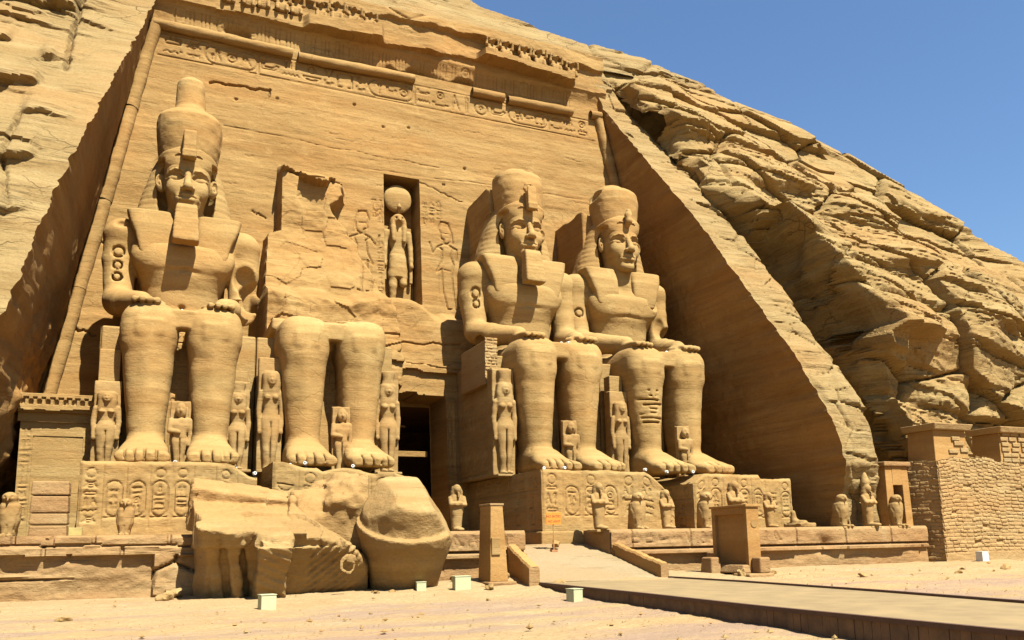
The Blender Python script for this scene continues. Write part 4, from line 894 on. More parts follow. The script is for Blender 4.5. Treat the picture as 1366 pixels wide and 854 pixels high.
# ------------------------------------------------------------------ standing queens, princes, kings and falcons
def wig(v, z, w, h):
    v.loft(2, [z-h*.75, z-h*.2, z+h*.3, z+h*.48], 0, .02, [w*1.05, w*1.12, w, w*.7], [w*.8, w*.85, w*.85, w*.6], 2.6, .03, cap=.05)
def queen(seed, crown=True):
    v = Vol((-.75, -.75, -.05), (.75, .55, 5.3), .038)
    v.loft(2, [0, .25, .8, 1.5, 2.1, 2.5, 2.85, 3.15, 3.4], 0, [-.02, -.02, -.05, -.04, -.02, 0, 0, 0, 0], [.27, .24, .30, .36, .40, .28, .34, .42, .36], [.2, .2, .24, .26, .28, .22, .26, .26, .2], 2.3, .05, cap=.06)
    v.box((0, -.5, 1.0), (.015, .4, .95), .01, .12, '-'); v.ell((-.13, -.25, .07), (.12, .3, .09), .04).ell((.13, -.25, .07), (.12, .3, .09), .04)
    for s in (-1, 1):
        v.ell((s*.17, -.25, 2.98), (.13, .13, .12), .05)
        v.path([(s*.42, 0, 3.2), (s*.48, .02, 2.5), (s*.46, -.06, 1.75)], [.13, .11, .085], .04).ell((s*.46, -.08, 1.6), (.08, .1, .14), .03)
    wig(v, 3.75, .36, .75)
    v.ell((0, -.16, 3.72), (.23, .24, .33), .02).ell((0, -.4, 3.68), (.045, .06, .09), .04).ell((0, -.38, 3.55), (.1, .04, .03), .03)
    for s in (-1, 1): v.ell((s*.09, -.4, 3.78), (.07, .05, .035), .03, '-')
    if crown: v.loft(2, [4.05, 4.2, 4.65], 0, .02, [.3, .27, .34], [.28, .26, .3], 2.2, .03)
    v.box((0, .28, 2.35), (.52, .2, 2.35), .03, .04); v.noise(.018, .4, seed); return v
def prince(seed):
    v = Vol((-.6, -.55, -.05), (.6, .5, 3.0), .036)
    v.loft(2, [0, .3, .7, 1.1, 1.4, 1.75, 2.05], 0, 0, [.26, .24, .28, .34, .3, .4, .36], [.18, .18, .2, .24, .2, .24, .18], 2.3, .05)
    v.box((0, -.35, .6), (.02, .3, .6), .01, .08, '-')
    v.path([(-.4, -.02, 1.95), (-.44, -.1, 1.5), (-.05, -.3, 1.45)], [.12, .1, .09], .04).path([(.4, -.02, 1.95), (.44, 0, 1.4), (.4, -.08, .95)], [.12, .1, .08], .04)
    v.ell((0, -.05, 2.38), (.25, .26, .32), .04).ell((0, -.32, 2.36), (.04, .05, .07), .03).ell((.26, .02, 2.25), (.08, .12, .3), .04)
    for s in (-1, 1): v.ell((s*.1, -.3, 2.43), (.06, .05, .035), .03, '-')
    v.box((0, .3, 1.4), (.44, .16, 1.4), .03, .04); v.noise(.025, .35, seed); return v
def falcon():
    v = Vol((-.55, -.75, -.08), (.55, .8, 1.75), .036)
    v.loft(2, [-.05, .2, .5, .85, 1.15, 1.32], 0, [.05, .05, .06, .03, 0, -.03], [.24, .27, .36, .42, .38, .24], [.34, .32, .36, .38, .34, .24], 2.3, .06, cap=.06)
    v.loft(2, [-.05, .25, .6], 0, [.42, .34, .2], [.2, .24, .25], [.3, .32, .3], 2.3, .12)
    v.ell((0, -.12, 1.44), (.27, .29, .22), .08).cone((0, -.38, 1.45), (0, -.48, 1.33), .08, .03, .04)
    for s in (-1, 1):
        v.ell((s*.14, -.35, 1.48), (.05, .05, .04), .02, '-').ell((s*.13, -.42, .03), (.12, .24, .09), .04)
        v.path([(s*.44, -.05, 1.15), (s*.36, -.25, .7), (s*.22, -.15, .25)], [.04]*3, .05, '-')
    v.box((0, -.4, .25), (.03, .14, .2), .02, .06, '-')
    v.noise(.025, .3, 9); return v
def standing_king(tall):
    v = Vol((-.45, -.6, -.05), (.45, .45, 3.1), .034)
    v.loft(2, [0, .12, .5, 1.0, 1.4, 1.65], 0, 0, [.2, .2, .22, .27, .33, .26], [.2, .17, .19, .2, .22, .16], 2.4, .05)
    v.ell((0, -.3, .08), (.18, .3, .1), .05); v.path([(-.3, -.02, 1.5), (-.3, -.18, 1.2), (.1, -.25, 1.25)], [.09, .085, .07], .03).path([(.3, -.02, 1.5), (.3, -.18, 1.18), (-.1, -.24, 1.18)], [.09, .085, .07], .03)
    v.ell((0, -.06, 1.88), (.17, .19, .23), .04); v.loft(2, [1.5, 1.75, 2.05], 0, .03, [.26, .26, .17], [.14, .18, .18], 2.5, .03); v.box((0, -.25, 1.62), (.05, .05, .12), .02, .03)
    if tall: v.loft(2, [2.0, 2.2, 2.5, 2.75], 0, .05, [.18, .19, .14, .07], [.18, .19, .14, .07], 2.1, .05, cap=.08)
    v.noise(.018, .3, 11); return v
def place(name, vol, label, cat, loc, rz, group, sc=(1, 1, 1), plinth=None, mat='small', slab=None):
    t = thing(name, label, cat, loc, R(rz), group); o = vol if isinstance(vol, bpy.types.Object) else None
    c = o.copy(); COL.objects.link(c); c.parent = t; c.scale = sc
    if plinth: mb = MB(); mb.hexa((-plinth[0], -plinth[1], -plinth[2]), (plinth[0], plinth[1], .012)); mb.build('plinth', M[mat], t, .025)
    if slab: mb = MB(); mb.hexa((-slab[0], .30, 0), (slab[0], .95, slab[1])); mb.build('back_slab', M['ped'], t, .04)
    return t
def proto(vol, name, m): o = vol.mesh(name, M[m]); return o
pq, pq2, pp, pf, pk, pk2 = proto(queen(1), 'figure', 'small'), proto(queen(2, False), 'figure', 'small'), proto(prince(3), 'figure', 'small'), proto(falcon(), 'bird', 'small'), proto(standing_king(True), 'figure', 'small'), proto(standing_king(False), 'figure', 'small')
GQ, GP = 'queens standing beside the colossal legs', 'small princes between the colossal legs'
def q(x, lab, sc, o=None, slab=None): place('queen_statue', o or pq, lab, 'statue', (x, -7.25, F0), 0, GQ, sc, (.6, .55, .1), slab=slab)
q(-15.45, 'queen in long wig left of the leftmost colossus, under a tall plain slab', (1, 1, .80), pq2, (.42, 5.2))
q(-10.15, 'queen between the leftmost colossus and its broken neighbour, nearer the complete one', (1, 1, .86), None, (.42, 4.6))
q(-8.72, 'queen with tall crown left of the broken legs, face half turned to the light', (1.05, 1, 1.12), pq2, (.5, 5.3))
q(-3.25, 'queen standing right of the broken legs next to the dark doorway', (1.1, 1, 1.06), None, (.4, 4.6))
q(2.88, 'tall queen with flat topped crown left of the bearded colossus, right of the door', (1.18, 1.1, 1.17), None, (.55, 5.6))
q(9.72, 'queen against a high slab between the two right hand colossi', (1.05, 1, 1.0), pq2, (.4, 5.6))
for x, y, lab, k in ((-12.55, -8.2, 'small prince between the shins of the leftmost colossus', 1.03), (-5.65, -8.2, 'small prince with cloak between the broken colossal legs', 1.06), (6.15, -8.3, 'small prince between the shins of the bearded colossus', 1.0), (13.0, -8.5, 'small prince between the shins of the beardless colossus', .98)):
    place('prince_statue', pp, lab, 'statue', (x, y, F0), 0, GP, (.92, .8, k), (.4, .4, .1))
TZ = 2.42
GF = 'stone figures along the terrace edge'
for x, lab, k in ((-18.0, 'stone falcon at the far left end of the terrace below the chapel', .92), (-14.38, 'stone falcon alone before the leftmost inscribed pedestal', .80), (7.12, 'stone falcon in the middle of the cartouche pedestal by the ramp', 1.02), (10.95, 'weathered stone falcon before the dark gap between two pedestals', 1.05), (18.95, 'stone falcon in the shade, first one right of the last pedestal', 1.0), (22.75, 'stone falcon at the right end of the terrace before the small shrine', 1.0)):
    place('falcon_statue', pf, lab, 'falcon', (x, -13.3 if x > 18 else -12.8, TZ), random.uniform(-6, 6), GF, (k*.95, k, k), (.42, .55, .1))
for x, lab, k, o in ((5.15, 'slender stone king just right of the ramp top', 1.02, pk2), (8.75, 'slender stone king before the rounded broken pedestal corner', .88, pk2), (-1.68, 'stone king figure with lost face left of the ramp', .94, pk2), (12.75, 'small stone king with crossed arms standing on the slab pillar side of the last pedestal', 1.1, pk2), (14.85, 'stone king figure before the rightmost inscribed pedestal', .84, pk2), (20.75, 'stone king in tall crown standing before the dark side wall', 1.03, pk)):
    place('king_statue', o, lab, 'statue', (x, -13.35 if x > 18 else -12.7, TZ), random.uniform(-6, 6), GF, (k*1.1, k*1.2, k), (.36, .5, .1))
t = thing('broken_statue_base', 'broken stone feet left on the terrace at the end of the last pedestal', 'statue base', (16.75, -12.7, TZ), 0, GF)
v = Vol((-.6, -.7, -.05), (.6, .6, .95), .04); v.box((0, 0, .1), (.5, .6, .1), .04, .03).path([(-.2, .1, .1), (-.25, .15, .75)], [.24, .12], .1).ell((-.1, -.2, .25), (.22, .4, .12), .1); v.noise(.04, .3, 4); v.mesh('feet', M['small'], t)
for o in (pq, pq2, pp, pf, pk, pk2): bpy.data.objects.remove(o)

# ------------------------------------------------------------------ terrace
def terrace():
    t = thing('terrace', 'raised stone terrace carrying the pedestals and small statues', 'terrace')
    rng = random.Random(14)
    def front(x0, x1, z0, z1, y, seed, kind):
        r = Relief(x0, x1, z0, z1, .06); U, V = np.meshgrid(r.u, r.v, indexing='ij')
        h = .06*fbm(U*.7, V*1.5, U*0, 4, seed)+.02*fbm(U*4, V*4, U*0, 2, seed+1)
        if kind == 'L':        # coursed blocks over a plastered foot
            V = V+.10*fbm(U*.35, V*.2, U*0, 3, 15); top = V > 1.72; f1, f2, cid = worley(U*.42, V*.5, seed+2); xx = (U+np.where(V > 2.05, .9, 0))/2.4; fx = np.abs(xx-np.round(xx))
            h = h+np.where(top, .22+.1*vn3(np.floor(xx+.5), np.floor(V*3), U*0, 5)-.14*(fx < .02)-.12*(np.abs(V-2.06) < .03), 0)
            lower = (V > .95)*(V < 1.72); br = sstep(.0, .3, fbm(U*.3, V*.6, U*0, 3, 35)); h = h+lower*.16*br-.12*(np.abs(V-.97) < .035)*br+.12*fbm(U*.9, V*1.8, U*0, 4, 36)
            bl = (U > -13.4)*(U < -9.4)*(V < 1.75); f1, f2, cid = worley(U*.62, V*.75, 8); h = h+bl*(.28+.2*cid-.3*np.exp(-((f2-f1)/.07)**2))
            h = h+.35*sstep(.9, .1, V)*sstep(.2, .6, fbm(U*.25, V*.5, U*0, 3, 31)+.3)
        if kind == 'R':
            ba = V > 1.62; h = h+ba*.12; x = x0+.3
            while x < min(x1-.8, x0+9) : r.glyph(rng.choice(list(GL)), x, 1.72, .5, .5, .03, .06); x += .72
            mo = (V > 1.28)*(V < 1.5); h = h+mo*(.28-.12*(fbm(U*.5, V*0, U*0, 3, seed+4) > .25)); h = h-.12*(np.abs(V-1.58) < .04)
            xx = U/3.1; h = h-.08*(np.abs(xx-np.round(xx)) < .012)*ba; h = h-.25*np.exp(-((U-17.2)/.5)**2-((V-1.6)/.35)**2)
        r.h = h.astype(np.float32); e = sstep(z1-.12, z1, V); r.h = (r.h-.1*e).astype(np.float32)
        relief_face('front_wall', r, lambda u, v, hh: (u, y-hh, v), M['terr'], t)
    front(-26, -2.6, -.3, TZ, -13.75, 401, 'L'); front(-2.6, .95, -.3, TZ, -13.75, 402, 'R'); front(5.1, 24.3, -.3, TZ, -13.75, 403, 'R')
    for a, b in ((-26, .95), (5.1, 24.3)):
        xs = np.arange(a, b+.01, .18); ys = np.arange(-13.68, -9, .18); X, Y = np.meshgrid(xs, ys, indexing='ij')
        grid_mesh('paving', np.stack([X, Y, TZ+.02*fbm(X, Y, X*0, 3, 5)-.02*sstep(-13.5, -13.7, Y)], -1), M['terr'], t)
    for a, b in (((24.0, -13.7, -.3), (24.3, -9.5, TZ-.01)), ((.7, -13.7, -.3), (.95, -9, TZ-.01)), ((5.1, -13.7, -.3), (5.35, -11, TZ-.01))):
        mb = MB(); mb.hexa(a, b); mb.build('end_wall', M['terr'], t, .02)
    mb = MB(); mb.hexa((.95, -11.6, .5), (3.0, .5, 1.8)); mb.build('landing', M['terr'], t, .02)
terrace()
# ------------------------------------------------------------------ ramp, parapets, boardwalk
def ramp():
    t = thing('entrance_ramp', 'pale sloping ramp with low parapet walls leading up to the doorway', 'ramp')
    n = 40; P = []
    for i in range(n+1):
        f = i/n; y = -18.0+6.6*f; z = .46+1.36*f; P.append([(a+(b-a)*q, y, z+.01*math.sin(i*2.3+q*7)) for q in np.linspace(0, 1, 24) for a, b in (((-.45+1.4*f), (5.05+.5*f)),)])
    grid_mesh('ramp_surface', np.array(P), stone('ramp_stone', (.42, .33, .21), dark=(.36, .26, .14), strata=.1, bump=.25, blot=.15, fine=2), t, flip=True)
    for (a, b, za, zb, w) in (((-.62, -18.1), (.85, -11.6), 1.05, 2.25, .42), ((5.05, -18.0), (5.5, -11.5), 1.03, 2.28, .36)):
        m = 40; prof = []
        for i in range(m+1):
            f = i/m; x = a[0]+(b[0]-a[0])*f; y = a[1]+(b[1]-a[1])*f; z = za+(zb-za)*f+.03*math.sin(i*1.3)*math.cos(i*.7); ww = w/2
            x0, x1 = x-ww, x+ww
            prof.append([(x0, y, .1), (x0-.0, y, z-.08), (x0+.06, y, z), (x1-.06, y, z), (x1, y, z-.08), (x1, y, .1)])
        o = grid_mesh('parapet', np.array(prof), M['mud'], t, flip=True, smooth=False)
        e = prof[0]; mb = MB(); mb.add([p for p in e], [(0, 1, 2, 3, 4, 5)]); mb.build('parapet_end', M['terr'], o)
ramp()
def boardwalk():
    t = thing('boardwalk', 'low wooden walkway with planked sides crossing the sand to the ramp', 'walkway')
    L = [(-.35, -18.05), (-.75, -25.7), (-1.18, -31.0), (-1.3, -37.2), (-1.4, -48)]; Rr = [(5.2, -18.0), (5.05, -22.6), (4.4, -29), (3.3, -36), (2.6, -48)]
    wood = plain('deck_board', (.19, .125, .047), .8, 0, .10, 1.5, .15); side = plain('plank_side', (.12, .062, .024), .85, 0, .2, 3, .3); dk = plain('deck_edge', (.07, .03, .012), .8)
    zt = .46; n = 120
    def at(P, f):
        y = -18.05-29.9*f; ys = [-p[1] for p in P]; return (np.interp(-y, ys, [p[0] for p in P]), y)
    P = [[(at(L, i/n)[0]*(1-q)+at(Rr, i/n)[0]*q, at(L, i/n)[1], zt) for q in np.linspace(0, 1, 12)] for i in range(n+1)]
    grid_mesh('deck', np.array(P), wood, t)
    mb = MB(); i = 0; y = -18.1
    rng = random.Random(4)
    while y > -47.5:
        f = (-18.05-y)/29.9; x, yy = at(L, f); h = .21
        mb.hexa((x-.03+rng.uniform(-.012, .012), y-h, -.35), (x+.03, y-.012, zt-.07)); y -= h
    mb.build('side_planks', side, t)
    mb = MB(); mb2 = MB()
    for i in range(40):
        a, b = at(L, i/40), at(L, (i+1)/40); mb.prism([(a[0]-.09, a[1], zt-.07), (b[0]-.09, b[1], zt-.07), (b[0]-.09, b[1], zt+.02), (a[0]-.09, a[1], zt+.02)], (0, 0, 0), (.12, 0, 0))
        a, b = at(Rr, i/40), at(Rr, (i+1)/40); mb2.prism([(a[0]-.05, a[1], .1), (b[0]-.05, b[1], .1), (b[0]-.05, b[1], zt+.06), (a[0]-.05, a[1], zt+.06)], (0, 0, 0), (.14, 0, 0))
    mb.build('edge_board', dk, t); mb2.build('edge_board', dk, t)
boardwalk()
# ------------------------------------------------------------------ two pillars before the terrace
t = thing('obelisk_pillar', 'short tapering plastered pillar left of the ramp foot', 'pillar', (-1.85, -16.9, .50))
mb = MB(); mb.hexa((-.02, 0, 0), (.70, 1.25, 2.82), (.07, .56, .1, 1.2)); mb.build('shaft', M['mud'], t, .02)
mb = MB(); mb.hexa((.04, .07, 2.822), (.6, 1.22, 2.9)); mb.build('cap', M['terr'], t, .015)
mb = MB(); mb.hexa((-.14, -.14, -.3), (1.0, 1.5, .0)); mb.hexa((-.5, -.42, -.6), (1.5, 1.75, -.13), (-.46, 1.4, -.36, 1.7)); mb.build('base_blocks', M['terr'], t, .05)
mb = MB(); mb.hexa((.05, -.025, .98), (.40, .2, 1.62)); mb.build('inset_stone', M['small'], t, .02)
t = thing('slab_pillar', 'broad plastered slab pillar with recessed dark panel right of the ramp', 'pillar', (8.75, -18.5, .42))
mb = MB(); mb.hexa((0, 0, 0), (.62, .18, 2.78)); mb.hexa((0, 2.1, 0), (.62, 2.32, 2.78)); mb.hexa((.14, .18, 0), (.60, 2.1, 2.78)); mb.hexa((0, .181, 2.5), (.139, 2.099, 2.78)); mb.build('shaft', M['mud'], t, .012)
mb = MB(); mb.hexa((-.06, -.07, 2.782), (.7, 2.4, 2.88)); mb.build('cap', M['mud'], t, .015)
mb = MB(); mb.tube([(.36, .01, 2.1), (.36, -.025, 2.1)], .16, 14); mb.build('inset_stone', M['small'], t)
mb = MB(); mb.hexa((-.5, -.6, -.4), (.75, .45, .12)); mb.hexa((-.45, -.1, .12), (.02, 1.6, .45), (-.3, .02, 0, 1.4)); mb.hexa((-.9, 1.3, -.4), (-.3, 2.2, .75), (-.8, -.35, 1.4, 2.1)); mb.hexa((.1, -.55, .122), (.62, -.02, .75)); mb.build('base_blocks', M['terr'], t, .06)

# ------------------------------------------------------------------ chapel block at the left, loose block beside it
t = thing('chapel_front', 'shallow chapel front with dentilled cornice and recessed panel at the left end', 'chapel', (0, 0, 0))
r = Relief(-18.75, -15.85, 2.4, 7.35, .05); U, V = np.meshgrid(r.u, r.v, indexing='ij')
r.h = np.where((U > -18.25)*(U < -16.35)*(V < 6.75), -.25-.35*(V > 6.45), 0).astype(np.float32)+.03*fbm(U, V, U*0, 3, 9); rng = random.Random(5); r.column(-18.68, 3, 7.1, .34, .03, .05, rng); r.column(-16.28, 3, 7.1, .34, .03, .05, rng)
relief_face('front_face', r, lambda u, v, h: (u, -6.0-h, v), M['ped'], t)
mb = MB(); mb.hexa((-18.74, -5.97, 2.4), (-15.86, -.2, 7.34)); mb.build('block', M['ped'], t, .02)
r = Relief(-18.85, -15.75, 7.34, 8.45, .045); U, V = np.meshgrid(r.u, r.v, indexing='ij')
q_ = np.abs((U*3.1) % 1-.5); h = np.where(V > 7.72, .42+.05*fbm(U*2, V*2, U*0, 3, 4), .06); h = h-.14*(V > 8.05)*(V < 8.25)*(q_ > .22)-.12*(V > 8.25)*(V < 8.36)*(np.abs((U*3.1+.5) % 1-.5) > .25); r.h = (h-.15*(V > 7.72)*(V < 7.86+.1*vn3(U*2, U*0, U*0, 4))).astype(np.float32)
o = relief_face('cornice', r, lambda u, v, h: (u, -6.05-h, v), M['ped'], t)
mb = MB(); mb.hexa((-18.85, -6.45, 8.40), (-15.75, -.2, 8.50)); mb.build('roof_slab', M['ped'], t, .02)
for sx in (-18.85, -15.86):
    mb = MB(); mb.hexa((sx, -6.4, 7.74), (sx+.11, -.3, 8.398)); mb.build('cornice_return', M['ped'], t, .02)
t = thing('stone_block_pile', 'pile of repaired blocks standing on the terrace beside the chapel', 'block pile', (-16.9, -11.6, 2.4))
for (a, b, c) in ((0, .95, .42), (.45, 1.15, .4), (.87, 1.0, .6), (1.5, 1.12, .5)):
    mb = MB(); mb.hexa((-.6, -.5, a), (.62, .5, a+c), (-.6+.03, .6, -.47, .5)); mb.build('block', M['terr'], t, .05)

# ------------------------------------------------------------------ mud-brick enclosure at the right
def bricks_wall(name, P0, ux, w, z0, z1, seed, parent, top=None, mortar=.05, plaster=0.0, bw=.56, bh=.2):
    r = Relief(0, w, z0, z1, .035); U, V = np.meshgrid(r.u, r.v, indexing='ij')
    vv = V+.06*fbm(U*.7, V*.3, U*0, 3, seed); row = np.floor(vv/bh); fr = vv/bh-row
    uu = U+.05*fbm(U*2, V*2, U*0, 2, seed+1)+bw*.5*(row % 2)+.3*_h(row, row*0, row*0, seed); wv = bw*(1+.25*_h(row, row*0+3, row*0, seed)); cx = np.floor(uu/wv); fu = uu/wv-cx
    m = np.minimum(np.minimum(fu, 1-fu)*wv, np.minimum(fr, 1-fr)*bh)
    b = sstep(.008, .045, m); cid = _h(cx, row, row*0, seed+2)
    h = b*(.04+.028*cid)+.03*fbm(U*3, V*3, U*0, 3, seed+3)-.12*(cid > .93)*b
    if plaster: pl = sstep(z0+plaster+.25, z0+plaster, V+.25*fbm(U*.9, V*.9, U*0, 3, seed+4)); h = h*(1-pl)+pl*(.05+.01*fbm(U*5, V*5, U*0, 2, 5))
    if top is not None: zz = top(r.u)
    else: zz = z1+0*r.u
    zz = zz+.10*_h(np.floor(r.u/.5), r.u*0, r.u*0, seed)
    Z = z0+(V-z0)*((zz-z0)/(z1-z0))[:, None]
    nx, ny = ux[1], -ux[0]
    X = P0[0]+U*ux[0]+h*nx; Y = P0[1]+U*ux[1]+h*ny
    return grid_mesh(name, np.stack([X, Y, Z], -1), M['brick'], parent, smooth=False)
sup = bricks_wall('brick_support', (-3.62, -6.06), (1, 0), .7, 4.9, 7.35, 540, bearded, bw=.34, bh=.16)
mb = MB(); mb.hexa((-3.62, -6.05, 4.9), (-2.93, -2.4, 7.25)); mb.build('support_core', M['brick'], sup, .02)
t = thing('mud_brick_enclosure', 'ruined mud-brick building with plastered towers at the right edge', 'building')
bricks_wall('front_wall', (24.93, -14.3), (1, 0), 11.07, .1, 6.05, 501, t, lambda u: 5.85+.25*np.sin(u*.8)+.2*(u > 3), plaster=.75)
bricks_wall('side_wall', (23.3, -9.6), (.34, -.94), 5.06, .1, 5.9, 502, t, None)
mb = MB(); mb.add([(25.03, -14.2, .1), (36, -14.2, .1), (36, -9, .1), (23.4, -9.6, .1), (25.03, -14.2, 5.78), (36, -14.2, 5.78), (36, -9, 5.78), (23.4, -9.6, 5.78)], [(4, 5, 6, 7), (1, 2, 6, 5), (3, 0, 4, 7), (2, 3, 7, 6)]); mb.build('wall_core', M['brick'], t)
for x0, x1 in ((25.15, 27.75), (30.3, 33.4)):
    mb = MB(); mb.hexa((x0, -14.1, 5.7), (x1, -12.3, 7.55), (x0+.07, x1-.12, -14.05, -12.35)); o = mb.build('tower', M['mud'], t, .03)
    mb = MB(); mb.hexa((x0-.1, -14.3, 7.552), (x1+.05, -12.2, 7.9), (x0-.22, x1+.2, -14.42, -12.1)); mb.build('tower_cap', M['brick'], o, .05)
    rr = random.Random(int(x0))
    for (a, b, w, h) in ((1.35, 1.25, .62, .22), (1.5, .98, .75, .24), (1.05, .55, .7, .2), (1.95, .62, .6, .24)) if x0 < 28 else [(rr.uniform(0, .3)+.75*(i % 3), .15+.3*(i//3), .62, .22) for i in range(18)]:
        mb = MB(); mb.hexa((x0+a, -14.16, 5.75+b), (x0+a+w, -14.0, 5.75+b+h)); mb.build('exposed_brick', M['brick'], o, .03)
# small shrine between the side wall and the cliff
t = thing('small_shrine', 'small plastered shrine with a dark doorway at the right end of the terrace', 'shrine', (22.35, -13.2, 2.3))
mb = MB()
mb.hexa((0, 0, 0), (.55, 1.6, 3.3), (.08, .55, .05, 1.6)); mb.hexa((1.25, 0, 0), (1.75, 1.6, 3.3), (1.25, 1.7, .05, 1.6)); mb.hexa((.552, .03, 2.3), (1.248, 1.6, 3.3)); mb.hexa((.552, 1.3, 0), (1.248, 1.6, 2.3)); mb.build('walls', M['mud'], t, .02)
mb = MB(); mb.hexa((-.08, -.1, 3.302), (1.85, 1.7, 3.55)); mb.build('roof', M['terr'], t, .05)

# ------------------------------------------------------------------ fallen pieces of the second colossus
t = thing('fallen_block', 'huge fallen crown drum lying tilted in front of the doorway', 'fallen block')
v = Vol((-7.4, -19.0, -.4), (-2.3, -12.4, 5.4), .06)
A = np.array((-4.66, -14.75, -.25)); ax = np.array((-.05, -.40, .915)); ax /= np.linalg.norm(ax)
def drum(a0, a1, r0, r1, off=(0, 0, 0), k=.03):
    def f(X, Y, Z):
        px, py, pz = X-A[0]-off[0], Y-A[1]-off[1], Z-A[2]-off[2]; tt = px*ax[0]+py*ax[1]+pz*ax[2]
        rr = np.sqrt(np.maximum(0, px*px+py*py+pz*pz-tt*tt)); q = np.clip((tt-a0)/(a1-a0), 0, 1)
        return smax((rr-(r0+(r1-r0)*q))*.97, np.maximum(a0-tt, tt-a1), .06)
    v.op(f, v.lo, [a[-1] for a in v.ax], k, '+', .01)
drum(-.4, 3.25, .98, 1.84); drum(3.1, 4.55, 1.66, 1.52, (.0, .12, .05), .015)
v.half((.10, -.62, .78), A+ax*3.95+np.array((0, -1.0, 0)), .08); v.half((.8, -.35, .5), A+ax*4.2+np.array((.8, 0, 0)), .06); v.half((-.7, -.3, .6), A+ax*4.2+np.array((-.95, 0, 0)), .06)
v.noise(.05, (.9, .9, .7), 3, 3); v.mesh('drum', M['frag'], t, sharp=32)
t = thing('fallen_block', 'rough broken rock leaning against the left of the fallen crown drum', 'fallen block')
v = Vol((-9.2, -16.2, -.4), (-6.0, -12.2, 5.0), .08); v.box((-7.35, -14.3, 2.9), (1.05, 1.0, 1.35), .06, .05, rot=rotm('Y', -14)).box((-7.7, -14.2, 1.2), (.9, .9, 1.4), .1, .1).box((-6.4, -14.2, 4.0), (1.2, .9, .6), .1, .1, rot=rotm('Y', -10)); v.half((-.35, -.75, .55), (-7.6, -15.2, 3.3), .05); v.half((-.6, -.7, -.4), (-8.0, -15.2, 2.0), .05); v.noise(.2, .8, 6, 3); v.mesh('rock', M['frag'], t, sharp=28)
t = thing('fallen_block', 'fallen head block with striped headcloth and coiled cobra lying on the sand', 'fallen block')
v = Vol((-13.2, -18.4, -.4), (-5.2, -12.0, 4.6), .06)
v.box((-10.3, -15.2, 1.6), (1.75, 2.2, 2.2), .05, .02); v.ell((-8.4, -15.2, .7), (2.3, 2.2, 2.4), .05); v.box((-8.9, -14.7, 1.6), (1.2, 1.6, 2.0), .1, .05)
v.half((.02, -.80, -.60), (-10, -17.2, 2.45), .08)                       # undercut front
v.half((-.95, -.25, -.2), (-11.95, -16.6, 2.4), .05)
for xx in (-11.42, -10.82): v.path([(xx, -17.3, 2.6), (xx+.2, -16.5, 1.2), (xx+.45, -15.6, -.2)], [.16, .2, .2], .05, '-')
for (x, y, w) in ((-11.72, -17.1, .27), (-11.1, -17.4, .24), (-10.5, -17.25, .30)):
    v.loft(2, [-.3, 1.2, 2.4, 3.0], [x+.5, x+.22, x, x-.05], [y+2.0, y+1.05, y+.15, y-.25], [w*.6, w*.8, w, w], [.3, .34, .38, .38], 5, .03)
v.box((-9.75, -16.6, 1.2), (.5, .75, 1.5), .04, .03, rot=rotm('X', 36))
v.half((.03, -.36, .93), (-9.5, -17.1, 2.45), .04)                         # sloping broken top
v.half((.55, -.1, .83), (-7.0, -16, 2.0), .06)
v.ell((-8.55, -17.3, .6), (.75, 1.1, 1.35), .12, '-')
X_, Y_, Z_ = v.ax[0][:, None, None], v.ax[1][None, :, None], v.ax[2][None, None, :]
v.d += .05*np.sin((X_*.75-Z_*.9)*2*math.pi/.26)*(sstep(-8.6, -8.2, X_)*sstep(-6.4, -7.0, X_)*sstep(2.2, 1.8, Z_)*sstep(-15.2, -15.8, Y_))
v.d += .03*np.sin((X_*.5+Z_*1.1)*2*math.pi/.3)*(sstep(-10.4, -10.1, X_)*sstep(-9.0, -9.4, X_)*sstep(2.4, 2.0, Z_))
for a in range(18):
    q0, q1 = math.pi*2*a/14, math.pi*2*(a+1)/14; r0, r1 = .36-.012*a, .36-.012*(a+1)
    c = np.array((-7.2, -17.12, 1.25)); p0 = c+np.array((r0*math.cos(q0), .25*r0*math.cos(q0), r0*math.sin(q0))); p1 = c+np.array((r1*math.cos(q1), .25*r1*math.cos(q1), r1*math.sin(q1))); v.cone(p0, p1, .07, .07, .05)
v.box((-10.5, -13.5, 3.3), (1.75, 1.0, .75), .06, .03, rot=rotm('Y', 7) @ rotm('X', 14))
W_ = worley(np.broadcast_to(v.ax[0][:, None]*.75+.2*v.ax[1][None], v.d.shape[:2]).copy(), np.broadcast_to(v.ax[1][None]*.9, v.d.shape[:2]).copy(), 5); v.d += (.13*W_[2]+.05*np.exp(-((W_[1]-W_[0])/.05)**2))[:, :, None]*(v.ax[2] > 1.9)[None, None, :]
v.noise(.08, (.9, .9, .6), 8, 4); v.mesh('head_block', M['frag'], t, sharp=30)

# ------------------------------------------------------------------ floodlight boxes, tiny lamps, sign
hz = plain('lamp_housing', (.31, .305, .16), .6, 0, .04, 4, .05); gl = plain('lamp_glass', (.4, .4, .33), .25, 0, .02); dk = plain('dark_metal', (.05, .045, .04), .5)
def light_box(x, y, w, d, h, rz, lab, m=hz):
    z = float(gz(x, y)); t = thing('floodlight_box', lab, 'floodlight', (x, y, z), R(rz), 'floodlight boxes on the sand')
    mb = MB(); mb.hexa((-w/2, -d/2, -.05), (w/2, d/2, h)); mb.build('housing', m, t, .012)
    mb = MB(); mb.hexa((-w*.42, d/2, h*.2), (w*.42, d/2+.012, h*.9)); mb.build('lens', gl, t, .003)
    mb = MB(); mb.hexa((-w/2-.015, -d/2-.015, h+.001), (w/2+.015, d/2+.015, h+.025)); mb.build('lid', m, t, .006)
light_box(-10.3, -20.3, .44, .4, .40, 8, 'pale green floodlight box at the far left, in front of the fallen head')
light_box(-4.55, -16.9, .34, .3, .30, -8, 'smallest floodlight box, at the foot of the fallen crown drum')
